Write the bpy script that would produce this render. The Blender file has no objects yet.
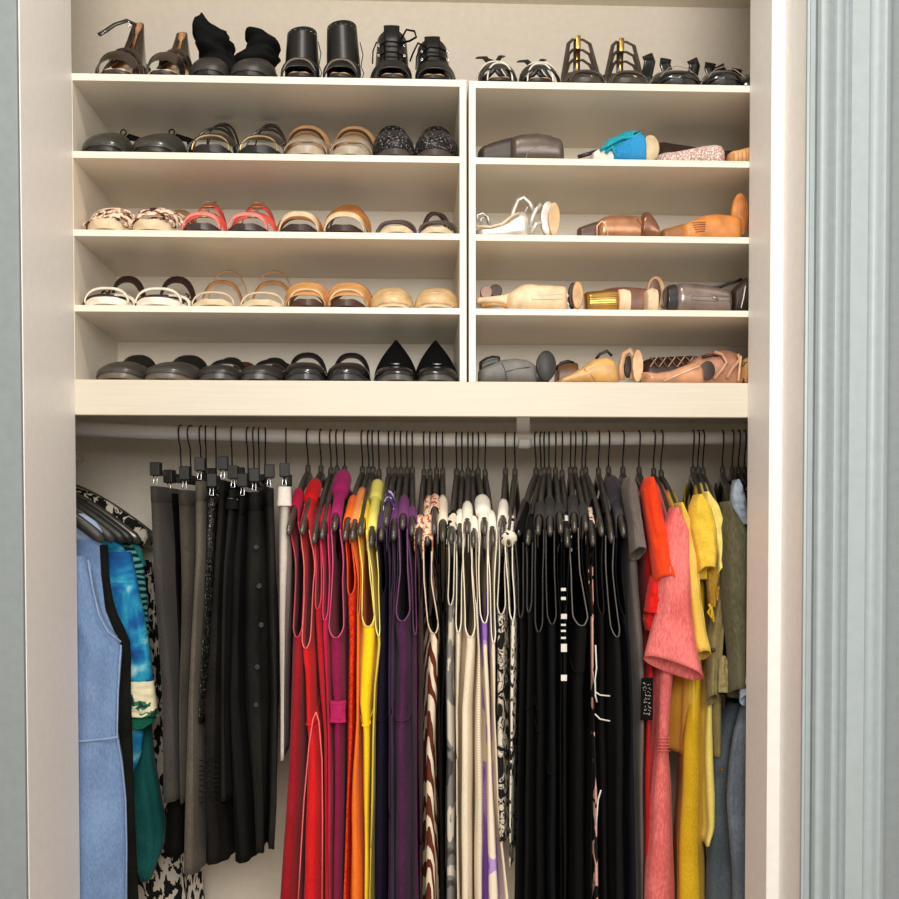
import bpy, bmesh, math, random
from mathutils import Vector, Matrix, noise
random.seed(7)
C = bpy.context.scene.collection
PI = math.pi
# ------------------------------------------------------------------ camera
F = 1028.45; PY = 575.9
CAM = Vector((0.6452, -2.0289, 1.30))
yaw, pitch, roll = 0.0397, -0.0253, -0.0011
fwd = Vector((math.sin(yaw)*math.cos(pitch), math.cos(yaw)*math.cos(pitch), math.sin(pitch)))
rt = Vector((math.cos(yaw), -math.sin(yaw), 0)); up = rt.cross(fwd)
R_ = math.cos(roll)*rt + math.sin(roll)*up; U_ = -math.sin(roll)*rt + math.cos(roll)*up
cd = bpy.data.cameras.new('camera'); co = bpy.data.objects.new('camera', cd); C.objects.link(co)
m = Matrix((R_, U_, -fwd)).transposed().to_4x4(); m.translation = CAM; co.matrix_world = m
cd.sensor_width = 36; cd.lens = F/899*36; cd.shift_y = (PY-449.5)/899
cd.clip_start = .05
bpy.context.scene.camera = co
def at(px, py, Y):
    """point of the depth plane Y seen at a picture position"""
    d = fwd + R_*((px-449.5)/F) + U_*((PY-py)/F)
    return CAM + d*((Y-CAM.y)/d.y)
def pj(p):
    v = Vector(p)-CAM; z = v.dot(fwd)
    return 449.5+F*v.dot(R_)/z, PY-F*v.dot(U_)/z
def lerp(a, b, t): return a+(b-a)*t
def sm(t): t = max(0, min(1, t)); return t*t*(3-2*t)
def interp(tab, x):
    if x <= tab[0][0]: return tab[0][1:]
    for a, b in zip(tab, tab[1:]):
        if x <= b[0]:
            t = (x-a[0])/(b[0]-a[0]); return tuple(lerp(p, q, t) for p, q in zip(a[1:], b[1:]))
    return tab[-1][1:]
# ------------------------------------------------------------------ materials
def s2l(c): return tuple(((v/255)/12.92 if v/255 <= .04045 else (((v/255)+.055)/1.055)**2.4) for v in c)+(1,)
MC = {}
def base_mat(name):
    m = bpy.data.materials.new(name); m.use_nodes = True
    nt = m.node_tree; b = nt.nodes['Principled BSDF']
    tc = nt.nodes.new('ShaderNodeTexCoord')
    return m, nt, b, tc
def nnoise(nt, tc, scale, detail=4, dist=0, stretch=(1, 1, 1)):
    mp = nt.nodes.new('ShaderNodeMapping'); mp.inputs['Scale'].default_value = stretch
    nt.links.new(tc.outputs['Object'], mp.inputs[0])
    n = nt.nodes.new('ShaderNodeTexNoise'); n.inputs['Scale'].default_value = scale
    n.inputs['Detail'].default_value = detail; n.inputs['Distortion'].default_value = dist
    nt.links.new(mp.outputs[0], n.inputs['Vector']); return n
def add_bump(nt, b, src, strength, dist=.001):
    bp = nt.nodes.new('ShaderNodeBump'); bp.inputs['Strength'].default_value = strength; bp.inputs['Distance'].default_value = dist
    nt.links.new(src, bp.inputs['Height']); nt.links.new(bp.outputs[0], b.inputs['Normal'])
def ramp(nt, fac, stops, interp_='LINEAR'):
    r = nt.nodes.new('ShaderNodeValToRGB'); r.color_ramp.interpolation = interp_
    e = r.color_ramp.elements
    while len(e) < len(stops): e.new(.5)
    for k, (p, c) in enumerate(stops): e[k].position = p; e[k].color = s2l(c)
    nt.links.new(fac, r.inputs[0]); return r
def paint(name, c, rough=.5, grain=0, bump=.05, var=6):
    if name in MC: return MC[name]
    m, nt, b, tc = base_mat(name); b.inputs['Roughness'].default_value = rough
    n = nnoise(nt, tc, 60 if not grain else 8, 5, 0, (1, 1, 1) if not grain else (1, 1, 40))
    r = ramp(nt, n.outputs[0], [(.3, tuple(max(0, v-var) for v in c)), (.7, tuple(min(255, v+var) for v in c))])
    nt.links.new(r.outputs[0], b.inputs['Base Color']); add_bump(nt, b, n.outputs[0], bump)
    MC[name] = m; return m
def fabric(c, weave=500, rough=.9, var=10, bump=.25, sheen=.06):
    dark = max(c) < 52
    if dark: sheen = 0; c = tuple(int(v*.72) for v in c); var = max(2, int(var*.7))
    key = ('fab', c, weave, var)
    if key in MC: return MC[key]
    m, nt, b, tc = base_mat('fabric_%02x%02x%02x' % c); b.inputs['Roughness'].default_value = rough
    b.inputs['Sheen Weight'].default_value = sheen; b.inputs['Specular IOR Level'].default_value = .12 if dark else .25
    n = nnoise(nt, tc, weave, 3, 0, (1, 1, .35)); n2 = nnoise(nt, tc, 9, 3)
    mx = nt.nodes.new('ShaderNodeMath'); mx.operation = 'ADD'
    nt.links.new(n.outputs[0], mx.inputs[0]); nt.links.new(n2.outputs[0], mx.inputs[1])
    r = ramp(nt, mx.outputs[0], [(.7, tuple(max(0, v-var) for v in c)), (1.0, tuple(min(255, v+var) for v in c))])
    mh = nt.nodes.new('ShaderNodeMath'); mh.operation = 'MULTIPLY'; mh.inputs[1].default_value = .85
    nt.links.new(mx.outputs[0], mh.inputs[0]); nt.links.new(mh.outputs[0], r.inputs[0])
    nt.links.new(r.outputs[0], b.inputs['Base Color']); add_bump(nt, b, n.outputs[0], bump, .0008)
    MC[key] = m; return m
def printed(name, stops, scale=30, detail=2, dist=0, stretch=(1, 1, 1), kind='noise', rough=.85, hard=True):
    if name in MC: return MC[name]
    m, nt, b, tc = base_mat(name); b.inputs['Roughness'].default_value = rough; b.inputs['Specular IOR Level'].default_value = .25
    if kind == 'noise': n = nnoise(nt, tc, scale, detail, dist, stretch); out = n.outputs[0]
    elif kind == 'wave':
        mp = nt.nodes.new('ShaderNodeMapping'); mp.inputs['Scale'].default_value = stretch
        nt.links.new(tc.outputs['Object'], mp.inputs[0])
        n = nt.nodes.new('ShaderNodeTexWave'); n.inputs['Scale'].default_value = scale; n.inputs['Distortion'].default_value = dist
        n.inputs['Detail'].default_value = detail; n.bands_direction = 'DIAGONAL'
        nt.links.new(mp.outputs[0], n.inputs[0]); out = n.outputs['Fac']
    elif kind == 'bands':
        mp = nt.nodes.new('ShaderNodeMapping'); mp.inputs['Scale'].default_value = stretch
        nt.links.new(tc.outputs['Object'], mp.inputs[0])
        n = nt.nodes.new('ShaderNodeTexWave'); n.inputs['Scale'].default_value = scale; n.inputs['Distortion'].default_value = dist
        n.inputs['Detail'].default_value = detail; n.bands_direction = 'Z'
        nt.links.new(mp.outputs[0], n.inputs[0]); out = n.outputs['Fac']
    else:
        mp = nt.nodes.new('ShaderNodeMapping'); mp.inputs['Scale'].default_value = stretch
        nt.links.new(tc.outputs['Object'], mp.inputs[0])
        n = nt.nodes.new('ShaderNodeTexVoronoi'); n.inputs['Scale'].default_value = scale
        nt.links.new(mp.outputs[0], n.inputs['Vector']); out = n.outputs['Distance']
    r = ramp(nt, out, stops, 'CONSTANT' if hard else 'LINEAR')
    nt.links.new(r.outputs[0], b.inputs['Base Color']); w = nnoise(nt, tc, 500, 2); add_bump(nt, b, w.outputs[0], .2, .0008)
    MC[name] = m; return m
def leather(c, rough=.35, metal=0, coat=0, bump=.15, sc=250):
    key = ('lea', c, rough, metal, coat)
    if key in MC: return MC[key]
    m, nt, b, tc = base_mat('leather_%02x%02x%02x' % c); b.inputs['Roughness'].default_value = rough
    b.inputs['Metallic'].default_value = metal; b.inputs['Coat Weight'].default_value = coat; b.inputs['Coat Roughness'].default_value = .12
    n = nnoise(nt, tc, 40, 4); r = ramp(nt, n.outputs[0], [(.3, tuple(max(0, int(v*.88)) for v in c)), (.7, tuple(min(255, int(v*1.08)+2) for v in c))])
    nt.links.new(r.outputs[0], b.inputs['Base Color']); n2 = nnoise(nt, tc, sc, 3); add_bump(nt, b, n2.outputs[0], bump, .001)
    MC[key] = m; return m
cream = paint('cream_laminate', (232, 221, 203), .38, 1, .03, 4); fascm = paint('cream_front_board', (208, 198, 180), .45, 1, .03, 4)
wallm = paint('closet_wall_paint', (242, 231, 214), .8, var=3)
jambm = paint('jamb_paint', (238, 233, 228), .45, var=3)
roomm = paint('room_wall_paint', (136, 143, 144), .8, var=3)
casem = paint('casing_paint', (166, 176, 178), .4, bump=.06, var=3)
rodm = paint('rod_white_metal', (246, 241, 233), .3, var=2)
hangm = leather((104, 99, 92), .32, .6, .3, .02); hookm = leather((12, 11, 10), .4, .2, 0, .02)
clipm = leather((30, 28, 26), .6, 0, 0, .02); chrome = leather((205, 205, 205), .2, 1, 0, .02); goldm = leather((214, 168, 92), .3, 1, 0, .05)
# ------------------------------------------------------------------ mesh collector
class M:
    def __init__(s): s.v = []; s.f = []
    def add(s, vs, fs):
        o = len(s.v); s.v += [Vector(p) for p in vs]; s.f += [tuple(i+o for i in f) for f in fs]; return s
    def box(s, a, b, rot=None, c=None):
        vs = [Vector((x, y, z)) for x in (a[0], b[0]) for y in (a[1], b[1]) for z in (a[2], b[2])]
        if rot is not None:
            cc = Vector(c) if c else (Vector(a)+Vector(b))/2
            vs = [cc+rot@(v-cc) for v in vs]
        return s.add(vs, [(0, 1, 3, 2), (4, 6, 7, 5), (0, 4, 5, 1), (2, 3, 7, 6), (0, 2, 6, 4), (1, 5, 7, 3)])
    def sweep(s, path, rx, ry=None, n=8, ref=(1, 0, 0), close=False, taper=None):
        ry = ry or rx; path = [Vector(p) for p in path]; N = len(path); ref = Vector(ref); vs = []
        for i, p in enumerate(path):
            if close: t = path[(i+1) % N]-path[(i-1) % N]
            else: t = path[min(i+1, N-1)]-path[max(i-1, 0)]
            t.normalize(); a = ref-t*ref.dot(t)
            if a.length < 1e-4: a = Vector((0, 1, 0)).cross(t)
            a.normalize(); b = t.cross(a); k = taper[i] if taper else 1
            for j in range(n):
                g = 2*PI*j/n; vs.append(p+a*math.cos(g)*rx*k+b*math.sin(g)*ry*k)
        fs = []
        for i in range(N if close else N-1):
            i2 = (i+1) % N
            for j in range(n): fs.append((i*n+j, i*n+(j+1) % n, i2*n+(j+1) % n, i2*n+j))
        if not close: fs += [tuple(range(n))[::-1], tuple((N-1)*n+j for j in range(n))]
        return s.add(vs, fs)
    def band(s, path, nrm, half, th):
        """flat strap: path, direction of the width, half width, thickness"""
        return s.sweep(path, half, th/2, 8, nrm)
    def rings(s, rings, cap0=True, cap1=True):
        n = len(rings[0]); vs = [p for r in rings for p in r]; fs = []
        for i in range(len(rings)-1):
            for j in range(n): fs.append((i*n+j, i*n+(j+1) % n, (i+1)*n+(j+1) % n, (i+1)*n+j))
        if cap0: fs.append(tuple(range(n))[::-1])
        if cap1: fs.append(tuple((len(rings)-1)*n+j for j in range(n)))
        return s.add(vs, fs)
    def build(s, name, mat, parent=None, org=None, smooth=True, weld=0, solid=0, bevel=0, sub=0, angle=None):
        me = bpy.data.meshes.new(name); o0 = Vector(org) if org is not None else Vector((0, 0, 0))
        me.from_pydata([tuple(v-o0) for v in s.v], [], s.f); me.update()
        bm = bmesh.new(); bm.from_mesh(me)
        if weld: bmesh.ops.remove_doubles(bm, verts=bm.verts, dist=weld)
        loose = [v for v in bm.verts if not v.link_faces]
        if loose: bmesh.ops.delete(bm, geom=loose, context='VERTS')
        bmesh.ops.recalc_face_normals(bm, faces=bm.faces); bm.to_mesh(me); bm.free()
        if smooth:
            me.polygons.foreach_set('use_smooth', [True]*len(me.polygons))
            if angle: me.set_sharp_from_angle(angle=math.radians(angle))
        me.materials.append(mat)
        o = bpy.data.objects.new(name, me); C.objects.link(o)
        if parent is not None: o.parent = parent
        elif org is not None: o.location = o0
        if bevel:
            b = o.modifiers.new('b', 'BEVEL'); b.width = bevel; b.segments = 2; b.limit_method = 'ANGLE'
        if solid:
            q = o.modifiers.new('s', 'SOLIDIFY'); q.thickness = solid; q.offset = 0
        if sub:
            q = o.modifiers.new('u', 'SUBSURF'); q.levels = sub; q.render_levels = sub
        return o
def tag(o, label, cat=None, group=None):
    o['label'] = label
    if cat: o['category'] = cat
    if group: o['group'] = group
    return o
def thing(name, label, cat, loc=(0, 0, 0), group=None):
    o = bpy.data.objects.new(name, None); C.objects.link(o); o.location = loc; o.empty_display_size = .05
    return tag(o, label, cat, group)
def struct(name, mm, mat, **k):
    o = mm.build(name, mat, **k); o['kind'] = 'structure'; return o
# ------------------------------------------------------------------ the closet
W = 1.32; YB = .58; ZC = at(600, 5.5, YB).z; XL = -.30; XR = W+.35; YJ = -.27
Z = [2.2179, 2.2044, 2.0696, 2.0567, 1.9198, 1.9072, 1.7746, 1.7622, 1.6302, 1.5629]
struct('floor', M().box((-2.5, -3.2, -.05), (4, YB, 0)), paint('floor_carpet', (196, 184, 166), .9), smooth=False)
struct('wall_back', M().box((XL-.1, YB, 0), (XR+.1, YB+.1, 3.3)), wallm, smooth=False)
struct('wall_closet_left', M().box((XL-.1, 0, 0), (XL, YB, 3.3)), wallm, smooth=False)
struct('wall_closet_right', M().box((XR, 0, 0), (XR+.1, YB, 3.3)), wallm, smooth=False)
struct('ceiling_closet', M().box((XL, -.0, ZC), (XR, YB, ZC+.08)), wallm, smooth=False)
HZ = 2.68
struct('wall_left', M().box((-2.5, YJ, 0), (-.012, 0, 3.3)), roomm, smooth=False)
struct('wall_right', M().box((W+.036, YJ+.02, 0), (4, 0, 3.3)), roomm, smooth=False)
struct('wall_header', M().box((-.012, YJ, HZ), (W+.036, 0, 3.3)), roomm, smooth=False)
struct('trim_jamb_left', M().box((-.012, YJ+.002, 0), (0, 0, HZ)), jambm, smooth=False, bevel=.0015)
struct('trim_jamb_right', M().box((W, -.124, 0), (W+.036, 0, HZ)), jambm, smooth=False, bevel=.0015)
struct('trim_door_frame_right', M().box((W+.024, YJ+.036, 0), (W+.0265, -.124, HZ)), jambm, smooth=False, bevel=.0015)
struct('ceiling', M().box((-2.5, -3.2, 3.3), (4, YB+.1, 3.4)), paint('ceiling_paint', (235, 232, 226), .9), smooth=False)
# casing: moulded profile extruded upward
def casing(name, prof, mirror=False):
    pts = []
    for px, y in prof: pts.append((at(px, 440, y).x, y))
    x0, x1 = pts[0][0], pts[-1][0]; yb = YJ+.02
    r = lambda z: [Vector((x, y, z)) for x, y in pts]+[Vector((x1, yb+.01, z)), Vector((x0, yb+.01, z))]
    return struct(name, M().rings([r(0), r(HZ+.05)]), casem, smooth=True, angle=50)
P = [(803, -.236), (804.5, -.243), (807, -.244), (808, -.238), (815, -.240), (817, -.252), (819, -.2555), (822, -.2565), (825, -.254), (827, -.248), (830, -.2455), (832, -.250), (834, -.2545),
     (837, -.2555), (839.5, -.252), (841, -.248), (843, -.252), (845, -.2555), (847, -.2515), (849, -.257), (866, -.2585), (867, -.2535), (872, -.253), (877, -.2585), (880, -.266), (883.5, -.2685), (886.5, -.265), (888, -.255), (888.5, -.25)]
casing('trim_casing_right', P)
xl = at(24, 440, -.275).x
struct('trim_casing_left', M().box((xl-.12, YJ-.010, 0), (-.0006, YJ+.001, HZ)), roomm, smooth=False, bevel=.002)
# closet shelf carrying the cubbies, with its fascia board
sh = thing('closet_shelf', 'deep cream closet shelf with broad front board above the clothes rod', 'shelf', (W/2, .2, Z[8]))
og = sh.location
M().box((XL, .018, Z[8]-.018), (XR, .5, Z[8])).build('shelf_board', cream, sh, og, False)
M().box((XL, 0, Z[9]), (XR, .018, Z[8])).build('front_board', fascm, sh, og, False, bevel=.0012)
def cubby(x0, x1, dz, label):
    u = thing('shoe_cubby', label, 'shoe shelf', ((x0+x1)/2, .15, Z[8])); o = u.location; t = .0135
    for a, b in ((x0, x0+t), (x1-t, x1)): M().box((a, 0, Z[8]), (b, .30, Z[0]+dz)).build('side_panel', cream, u, o, False, bevel=.0008)
    M().box((x0+t, .294, Z[8]), (x1-t, .30, Z[1]+dz)).build('back_panel', cream, u, o, False)
    for i in (0, 2, 4, 6):
        d2 = dz*(1-i/8)
        M().box((x0+t-.001, .0008, Z[i+1]+d2), (x1-t+.001, .294, Z[i]+d2)).build('shelf', cream, u, o, False, bevel=.0008)
    M().box((x0+t, .002, Z[8]), (x1-t, .294, Z[8]+.0008)).build('bottom_panel', cream, u, o, False)
XD0 = at(466.6, 300, 0).x; XD1 = at(468.9, 300, 0).x
cubby(-.0130, XD0, 0, 'cream shoe cubby unit with four shelves of paired flats and sandals')
cubby(XD1, W+.13, -.0018, 'cream shoe cubby unit holding heels lying on their sides')
# rod
RY = .28
RT = [(60, 428), (140, 431.7), (230, 434.6), (305, 436.8), (400, 439), (460, 440), (520, 440), (600, 438.6), (680, 438), (760, 437.8)]
RP = [at(px, py, RY) for px, py in RT]
RP = [Vector((XL, RY, RP[0].z+.012))]+RP+[Vector((XR, RY, RP[-1].z-.002))]
def rodz(x):
    for a, b in zip(RP, RP[1:]):
        if x <= b.x: return lerp(a.z, b.z, (x-a.x)/(b.x-a.x))
    return RP[-1].z
RR = .0153
rd = thing('closet_rod', 'white metal closet rod spanning under the shelf, sagging slightly', 'rod', RP[5])
M().sweep([Vector((lerp(XL, XR, i/60), RY, rodz(lerp(XL, XR, i/60)))) for i in range(61)], RR, RR, 20, (0, 1, 0)).build('tube', rodm, rd, rd.location)
for x, s in ((XL, 1), (XR, -1)):
    z = rodz(x); M().sweep([(x, RY, z), (x+s*.012, RY, z)], .027, .027, 20, (0, 0, 1)).build('end_socket', rodm, rd, rd.location, angle=40)
bp = at(524, 440, RY); bk = thing('rod_bracket', 'cream metal bracket holding the middle of the rod under the shelf', 'bracket', (bp.x, RY, Z[8]-.018))
x0 = at(517.5, 430, RY).x; x1 = at(530.5, 430, RY).x; rz_ = rodz(bp.x)
M().box((x0, RY+.016, rz_-.01), (x1, RY+.020, Z[8]-.018)).box((x0, RY-.06, Z[8]-.021), (x1, RY+.1, Z[8]-.018)).build('arm', rodm, bk, bk.location, False)
hp = [Vector((0, RY+.018*math.cos(a), rz_-.018*math.sin(a))) for a in [PI*k/12*1.02 for k in range(13)]]
M().sweep([Vector((bp.x, p.y, p.z)) for p in hp], (x1-x0)/2, .002, 8, (1, 0, 0)).build('cradle', rodm, bk, bk.location)
# ------------------------------------------------------------------ hangers
AR = .205
def armz(s, k=1.0):  # arm height below the rod centre, s = 0 neck ... 1 tip
    s = abs(s); return -.086-(.030*s+.098*s**1.5)*k
def hanger(hook_px, tip_px, tip_py, label, group='black plastic clothes hangers on the rod', Yt=.078, flip=1):
    hx = at(hook_px, 438, RY).x; zr = rodz(hx)
    tp = at(tip_px, tip_py, Yt); d = tp.x-hx; th = math.asin(max(-.8, min(.8, d/AR)))
    drop = zr-tp.z-.010; k = (drop-.086)/.128
    rise = 0
    if k < .8: k = .8
    if k > 1.12: k = 1.12
    rise = -(drop-.086-.128*k)
    t = thing('clothes_hanger', label, 'hanger', (hx, RY, zr), group)
    fr = lambda s, z, x=0: Vector((s*AR*math.sin(th)+x*math.cos(th), -s*AR*math.cos(th)+x*math.sin(th), z))
    zo = rise*.5
    wire = []
    for a in range(-20, 200, 18):
        g = math.radians(a); r = RR+.0022
        wire.append(fr(-flip*r*math.cos(g)/AR, (RR+.0022)*math.sin(g)))
    e = wire[-1]
    wire += [fr(flip*.014/AR, -.018), fr(flip*.006/AR, -.034), fr(0, -.046+zo), fr(0, -.075+zo)]
    M().sweep(wire, .0017, .0017, 6).build('hook', hookm, t)
    path = []; tpv = []
    for i in range(-16, 17):
        s = i/16; path.append(fr(s, armz(s, k)+rise*(.5+.5*abs(s)))); tpv.append(1 if abs(i) < 15 else (.95 if abs(i) == 15 else .62))
    path[0] = fr(-1.0, path[0].z+.002); path[-1] = fr(1.0, path[-1].z+.002)
    m = M(); m.sweep(path, .0066, .0125, 14, (math.cos(th), math.sin(th), 0), taper=tpv)
    m.sweep([fr(.05, -.112+zo), fr(.03, -.09+zo), fr(.008, -.069+zo), fr(0, -.064+zo)], .0062, .0066, 12, (math.cos(th), math.sin(th), 0), taper=[1, 1, 1, .85])
    m.build('shoulders', hangm, t)
    t['_'] = 0; del t['_']
    return dict(o=t, x=hx, z=zr, th=th, k=k, rise=rise, fr=fr, d=d)
def hz(h, s): return h['z']+armz(s, h['k'])+h['rise']*(.5+.5*abs(s))
def s_at(h, py):  # arm parameter seen at picture height py on the front arm
    lo, hi = 0, 1
    for _ in range(24):
        m_ = (lo+hi)/2; p = Vector((h['x'], RY, h['z']))+h['fr'](m_, hz(h, m_)-h['z']+.008)
        if pj(p)[1] < py: lo = m_
        else: hi = m_
    return (lo+hi)/2
TS = [0, .012, .03, .05, .075, .1, .125, .15, .18, .21, .25, .3, .37, .44, .5, .57, .65, .73, .79, .84, .88, .92, .96, 1]
def dress(h, name, label, cat, group, mat, rows, cap=(488, 518), under=None, opening=None, hem_py=960, Yf=.06, capw=.0085, bind=None, neck_drop=.16,
          folds=3, fa=.0028, seam=None, loop=None, strap_mat=None, tee=False, flat_top=None, parts=True):
    """garment hanging over the arms; rows: (py, left px, right px) of its front edge. under: py of the armhole bottom."""
    o = thing(name, label, cat, (h['x'], RY, hz(h, 0)), group); og = o.location
    s0, s1 = s_at(h, cap[0]), s_at(h, cap[1]); hwB = RY-Yf
    cx = h['x']
    def mid(py): a, b = interp(rows, py); return at(a, py, Yf).x, at(b, py, Yf).x
    zt = hz(h, (s0+s1)/2)+.012; zh = at(450, hem_py, Yf).z
    zu = at(450, under-10, Yf).z if under else None
    pyz = lambda z: 550-(z-1.3)/(Yf+2.03)*1028   # picture height of a world height at the front
    nR = 60; V = [0, .004, .012, .03]+[lerp(.03, 1, (i/nR)**1.15) for i in range(1, nR+1)]
    if zu: V = sorted(V+[(zt-zu-q)/(zt-zh) for q in (0, .0015, .004, .007, .011, .016, .024)])
    strap_y = s1*AR; tipx = h['d']
    ph = random.random()*6; ph2 = random.random()*6; sg = random.choice((-1, 1))
    grids = []
    for side in (1, -1):
        g = []
        for ri, v in enumerate(V):
            zn = lerp(zt, zh, v); row = []
            if tee: e = lerp(min(1.0, s1)*AR, hwB, sm((zt-zn)/.06))
            elif zn <= zu: e = hwB
            else:
                q = (zt-zn)/(zt-zu); e = lerp(strap_y, hwB, .25*q+.75*q**4)
            py = pyz(zn); a, b = mid(py)
            xc = (a+b)/2; hwx = max(.002, (b-a)/2*(1.18 if tee else 1.08))
            q = sm((zt-zn)/.05)
            kx = lerp(tipx*strap_y/AR/max(e, .01)*hwB, xc-cx, sm((zt-zn-.02)/.10))  # x offset at full front
            hx_ = lerp(capw, hwx, sm((zt-zn-.01)/(.10 if tee else .14)))
            if ri == 0: hx_ = .0005
            elif ri == 1: hx_ = capw*.8
            for t in TS:
                yo = lerp(-e, e, t)
                top = hz(h, yo/AR if abs(yo) < AR else 1)+.0125
                z = top-(zt-zn) if v < .03 else lerp(top-(zt-lerp(zt, zh, .03)), zh, (v-.03)/.97)
                x = cx+kx*(-yo)/hwB
                pr = max(0, math.sin(PI*t))**(.28 if tee else .34)
                if not tee and zn > zu: pr = lerp(pr, max(pr, .64+.36*sm((zn-zu-.08)/.12)), min(1, ((zn-zu)/.020)**.45))
                low = sm((zt-zn-.1)/.3)
                fo = low*fa*(math.sin(2*PI*folds*t**.6+ph+zn*3)+.5*math.sin(2*PI*folds*2.3*t**.6+ph2-zn*5*sg))
                wid = hx_*pr*(1-.16*low*(.5+.5*math.sin(2*PI*folds*1.3*t**.5+ph2+side)))
                x += side*wid+fo*min(1, pr)
                nz = noise.noise(Vector((x*9+ph, yo*9, z*7+side)))*.004*low*pr
                yy = RY+yo+(noise.noise(Vector((ph, t*3, z*6)))*.006+.004*math.sin(z*14+ph))*low
                row.append(Vector((x+nz, yy, z)))
            g.append(row)
        grids.append(g)
    m = M()
    for g in grids:
        vs = [p for r in g for p in r]; n = len(TS); fs = []
        for i in range(len(g)-1):
            zn = lerp(zt, zh, (V[i]+V[i+1])/2)
            for j in range(n-1):
                yo = abs((g[i][j].y+g[i][j+1].y+g[i+1][j].y+g[i+1][j+1].y)/4-RY)
                nd = neck_drop
                if zn > zt-nd:
                    ntw = s0*AR*(1-((zt-zn)/nd)**2*.6) if not tee else .06*(1-((zt-zn)/nd)**2)
                    if yo < ntw: continue
                fs.append((i*n+j, i*n+j+1, (i+1)*n+j+1, (i+1)*n+j))
        m.add(vs, fs)
    body = m.build('body', mat, o, og, True, weld=.0009, solid=.0013)
    if bind and not tee:
        iu = next(i for i, v in enumerate(V) if lerp(zt, zh, v) <= zu)
        pa = [grids[0][i][0] for i in range(3, iu)]; pb = [grids[1][i][0] for i in range(3, iu)]
        path = pa+[(grids[0][iu][0]+grids[1][iu][0])/2]+pb[::-1]
        path = [p+Vector((0, -.0012, 0)) for p in path]
        q = M().sweep(path, .0013, .0013, 6).build('armhole_binding', bind, body, og)
        q['label'] = 'light edge binding of the armhole'
    if loop:   # strap wound round the arm
        a, b = s_at(h, loop[0]), s_at(h, loop[1]); rr = loop[2]; pts = []
        for i in range(7):
            s = lerp(a, b, i/6); pts.append(Vector((cx, RY, h['z']))+h['fr'](s, hz(h, s)-h['z']+.004))
        M().sweep(pts, rr, rr*1.1, 14, (1, 0, 0), taper=[.85, 1, 1.04, 1.03, 1.02, 1, .93]).build('strap_fold', strap_mat or mat, o, og)
    if seam:
        for py in seam:
            v = (zt-at(450, py, Yf).z)/(zt-zh); i = min(range(len(V)), key=lambda k: abs(V[k]-v))
            n = len(TS); ring = [grids[0][i][j] for j in range(n)]+[grids[1][i][j] for j in range(n-2, 0, -1)]
            c0 = sum(ring, Vector())/len(ring)
            M().sweep([p+(p-c0)*.012+Vector((math.copysign(.0008, p.x-c0.x), -.0006, 0)) for p in ring], .0016, .0022, 6, (0, 0, 1), close=True).build('waist_seam', mat, o, og)
    return o
def tube(m_, rows, Y, ry, n=28, wr=.003, fold=5, sq=.8, Yb=None, seed=0, lean=0, slant=0, arch=0, rnd=False):
    """cloth tube seen face on: rows (py, left px, right px), flattened section of half depth ry"""
    rings = []; N = 30; p0, p1 = rows[0][0], rows[-1][0]
    for i in range(N+1):
        py = lerp(p0, p1, i/N); a, b = interp(rows, py); y_ = Y+lean*i/N
        A = at(a, py, y_); B = at(b, py, y_); c = (A+B)/2; rx = (B-A).length/2*(min(1, math.sqrt((i+.6)/4.5)) if rnd else 1); r = []
        for j in range(n):
            g = 2*PI*j/n; cs, sn = math.cos(g), math.sin(g)
            x = math.copysign(abs(cs)**sq, cs); y = math.copysign(abs(sn)**.8, sn)
            w = wr*sm(i/5)*(math.sin(fold*x*2.2+seed+i*.05)+.6*math.sin(fold*x*4.7+seed*2-i*.11)+noise.noise(Vector((x*2+seed, i*.25, 1)))*1.5)
            r.append(Vector((c.x+x*rx, y_+y*ry+w*(.4+.6*abs(sn)), c.z+slant*x*(i/N)**2-arch*sn*(i/N)**4)))
        rings.append(r)
    return m_.rings(rings, True, False)
# ------------------------------------------------------------------ fabrics
def fb(r, g, b, **k): return fabric((r, g, b), **k)
BLK = fb(20, 19, 18, var=4); BLK2 = fb(30, 28, 27, var=5); BLK3 = fb(24, 24, 26, var=4); CHA = fb(62, 57, 54, var=7); DKG = fb(44, 42, 38, var=6)
zebra = printed('zebra_print', [(0, (96, 40, 24)), (.55, (232, 212, 184))], 13, 2, 8, (2.4, 1.4, .6), 'wave')
floral = printed('cream_floral_print', [(0, (24, 22, 20)), (.5, (224, 212, 190)), (.68, (190, 160, 120))], 42, 2, 1.2)
orprint = printed('orange_cream_print', [(0, (190, 96, 52)), (.46, (240, 214, 186))], 90, 2, 1)
laceg = printed('grey_lace_bands', [(0, (74, 70, 72)), (.40, (128, 122, 118)), (.52, (206, 196, 178)), (.72, (222, 212, 196))], 13, 5, 1.2, (1, 1, .75))
lacebw = printed('black_lace_on_cream', [(0, (20, 18, 18)), (.50, (206, 194, 176)), (.57, (26, 24, 24)), (.62, (214, 202, 184))], 26, 2, 1.6)
whbk = printed('white_print_with_black', [(0, (24, 22, 22)), (.43, (236, 226, 206))], 45, 1, 1.2)
bluep = printed('blue_watercolour_print', [(.3, (16, 50, 110)), (.45, (24, 104, 168)), (.56, (44, 158, 190)), (.68, (170, 215, 220))], 16, 4, .6, hard=False)
tealp = printed('teal_stripe_print', [(0, (14, 60, 66)), (.42, (40, 140, 140)), (.6, (124, 206, 200))], 14, 3, 5, (1, 1, 1.6), 'bands')
creamg = printed('cream_green_flower_print', [(0, (20, 60, 48)), (.42, (60, 120, 90)), (.47, (238, 226, 190))], 26, 2, .8)
glit = printed('black_sequin_sparkle', [(0, (18, 17, 16)), (.58, (90, 86, 80)), (.66, (210, 204, 194))], 330, 2, 0, rough=.4)
mono = printed('black_white_tribal_print', [(0, (22, 20, 20)), (.5, (214, 204, 190))], 60, 2, .5, (1, 1, .6))
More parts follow.
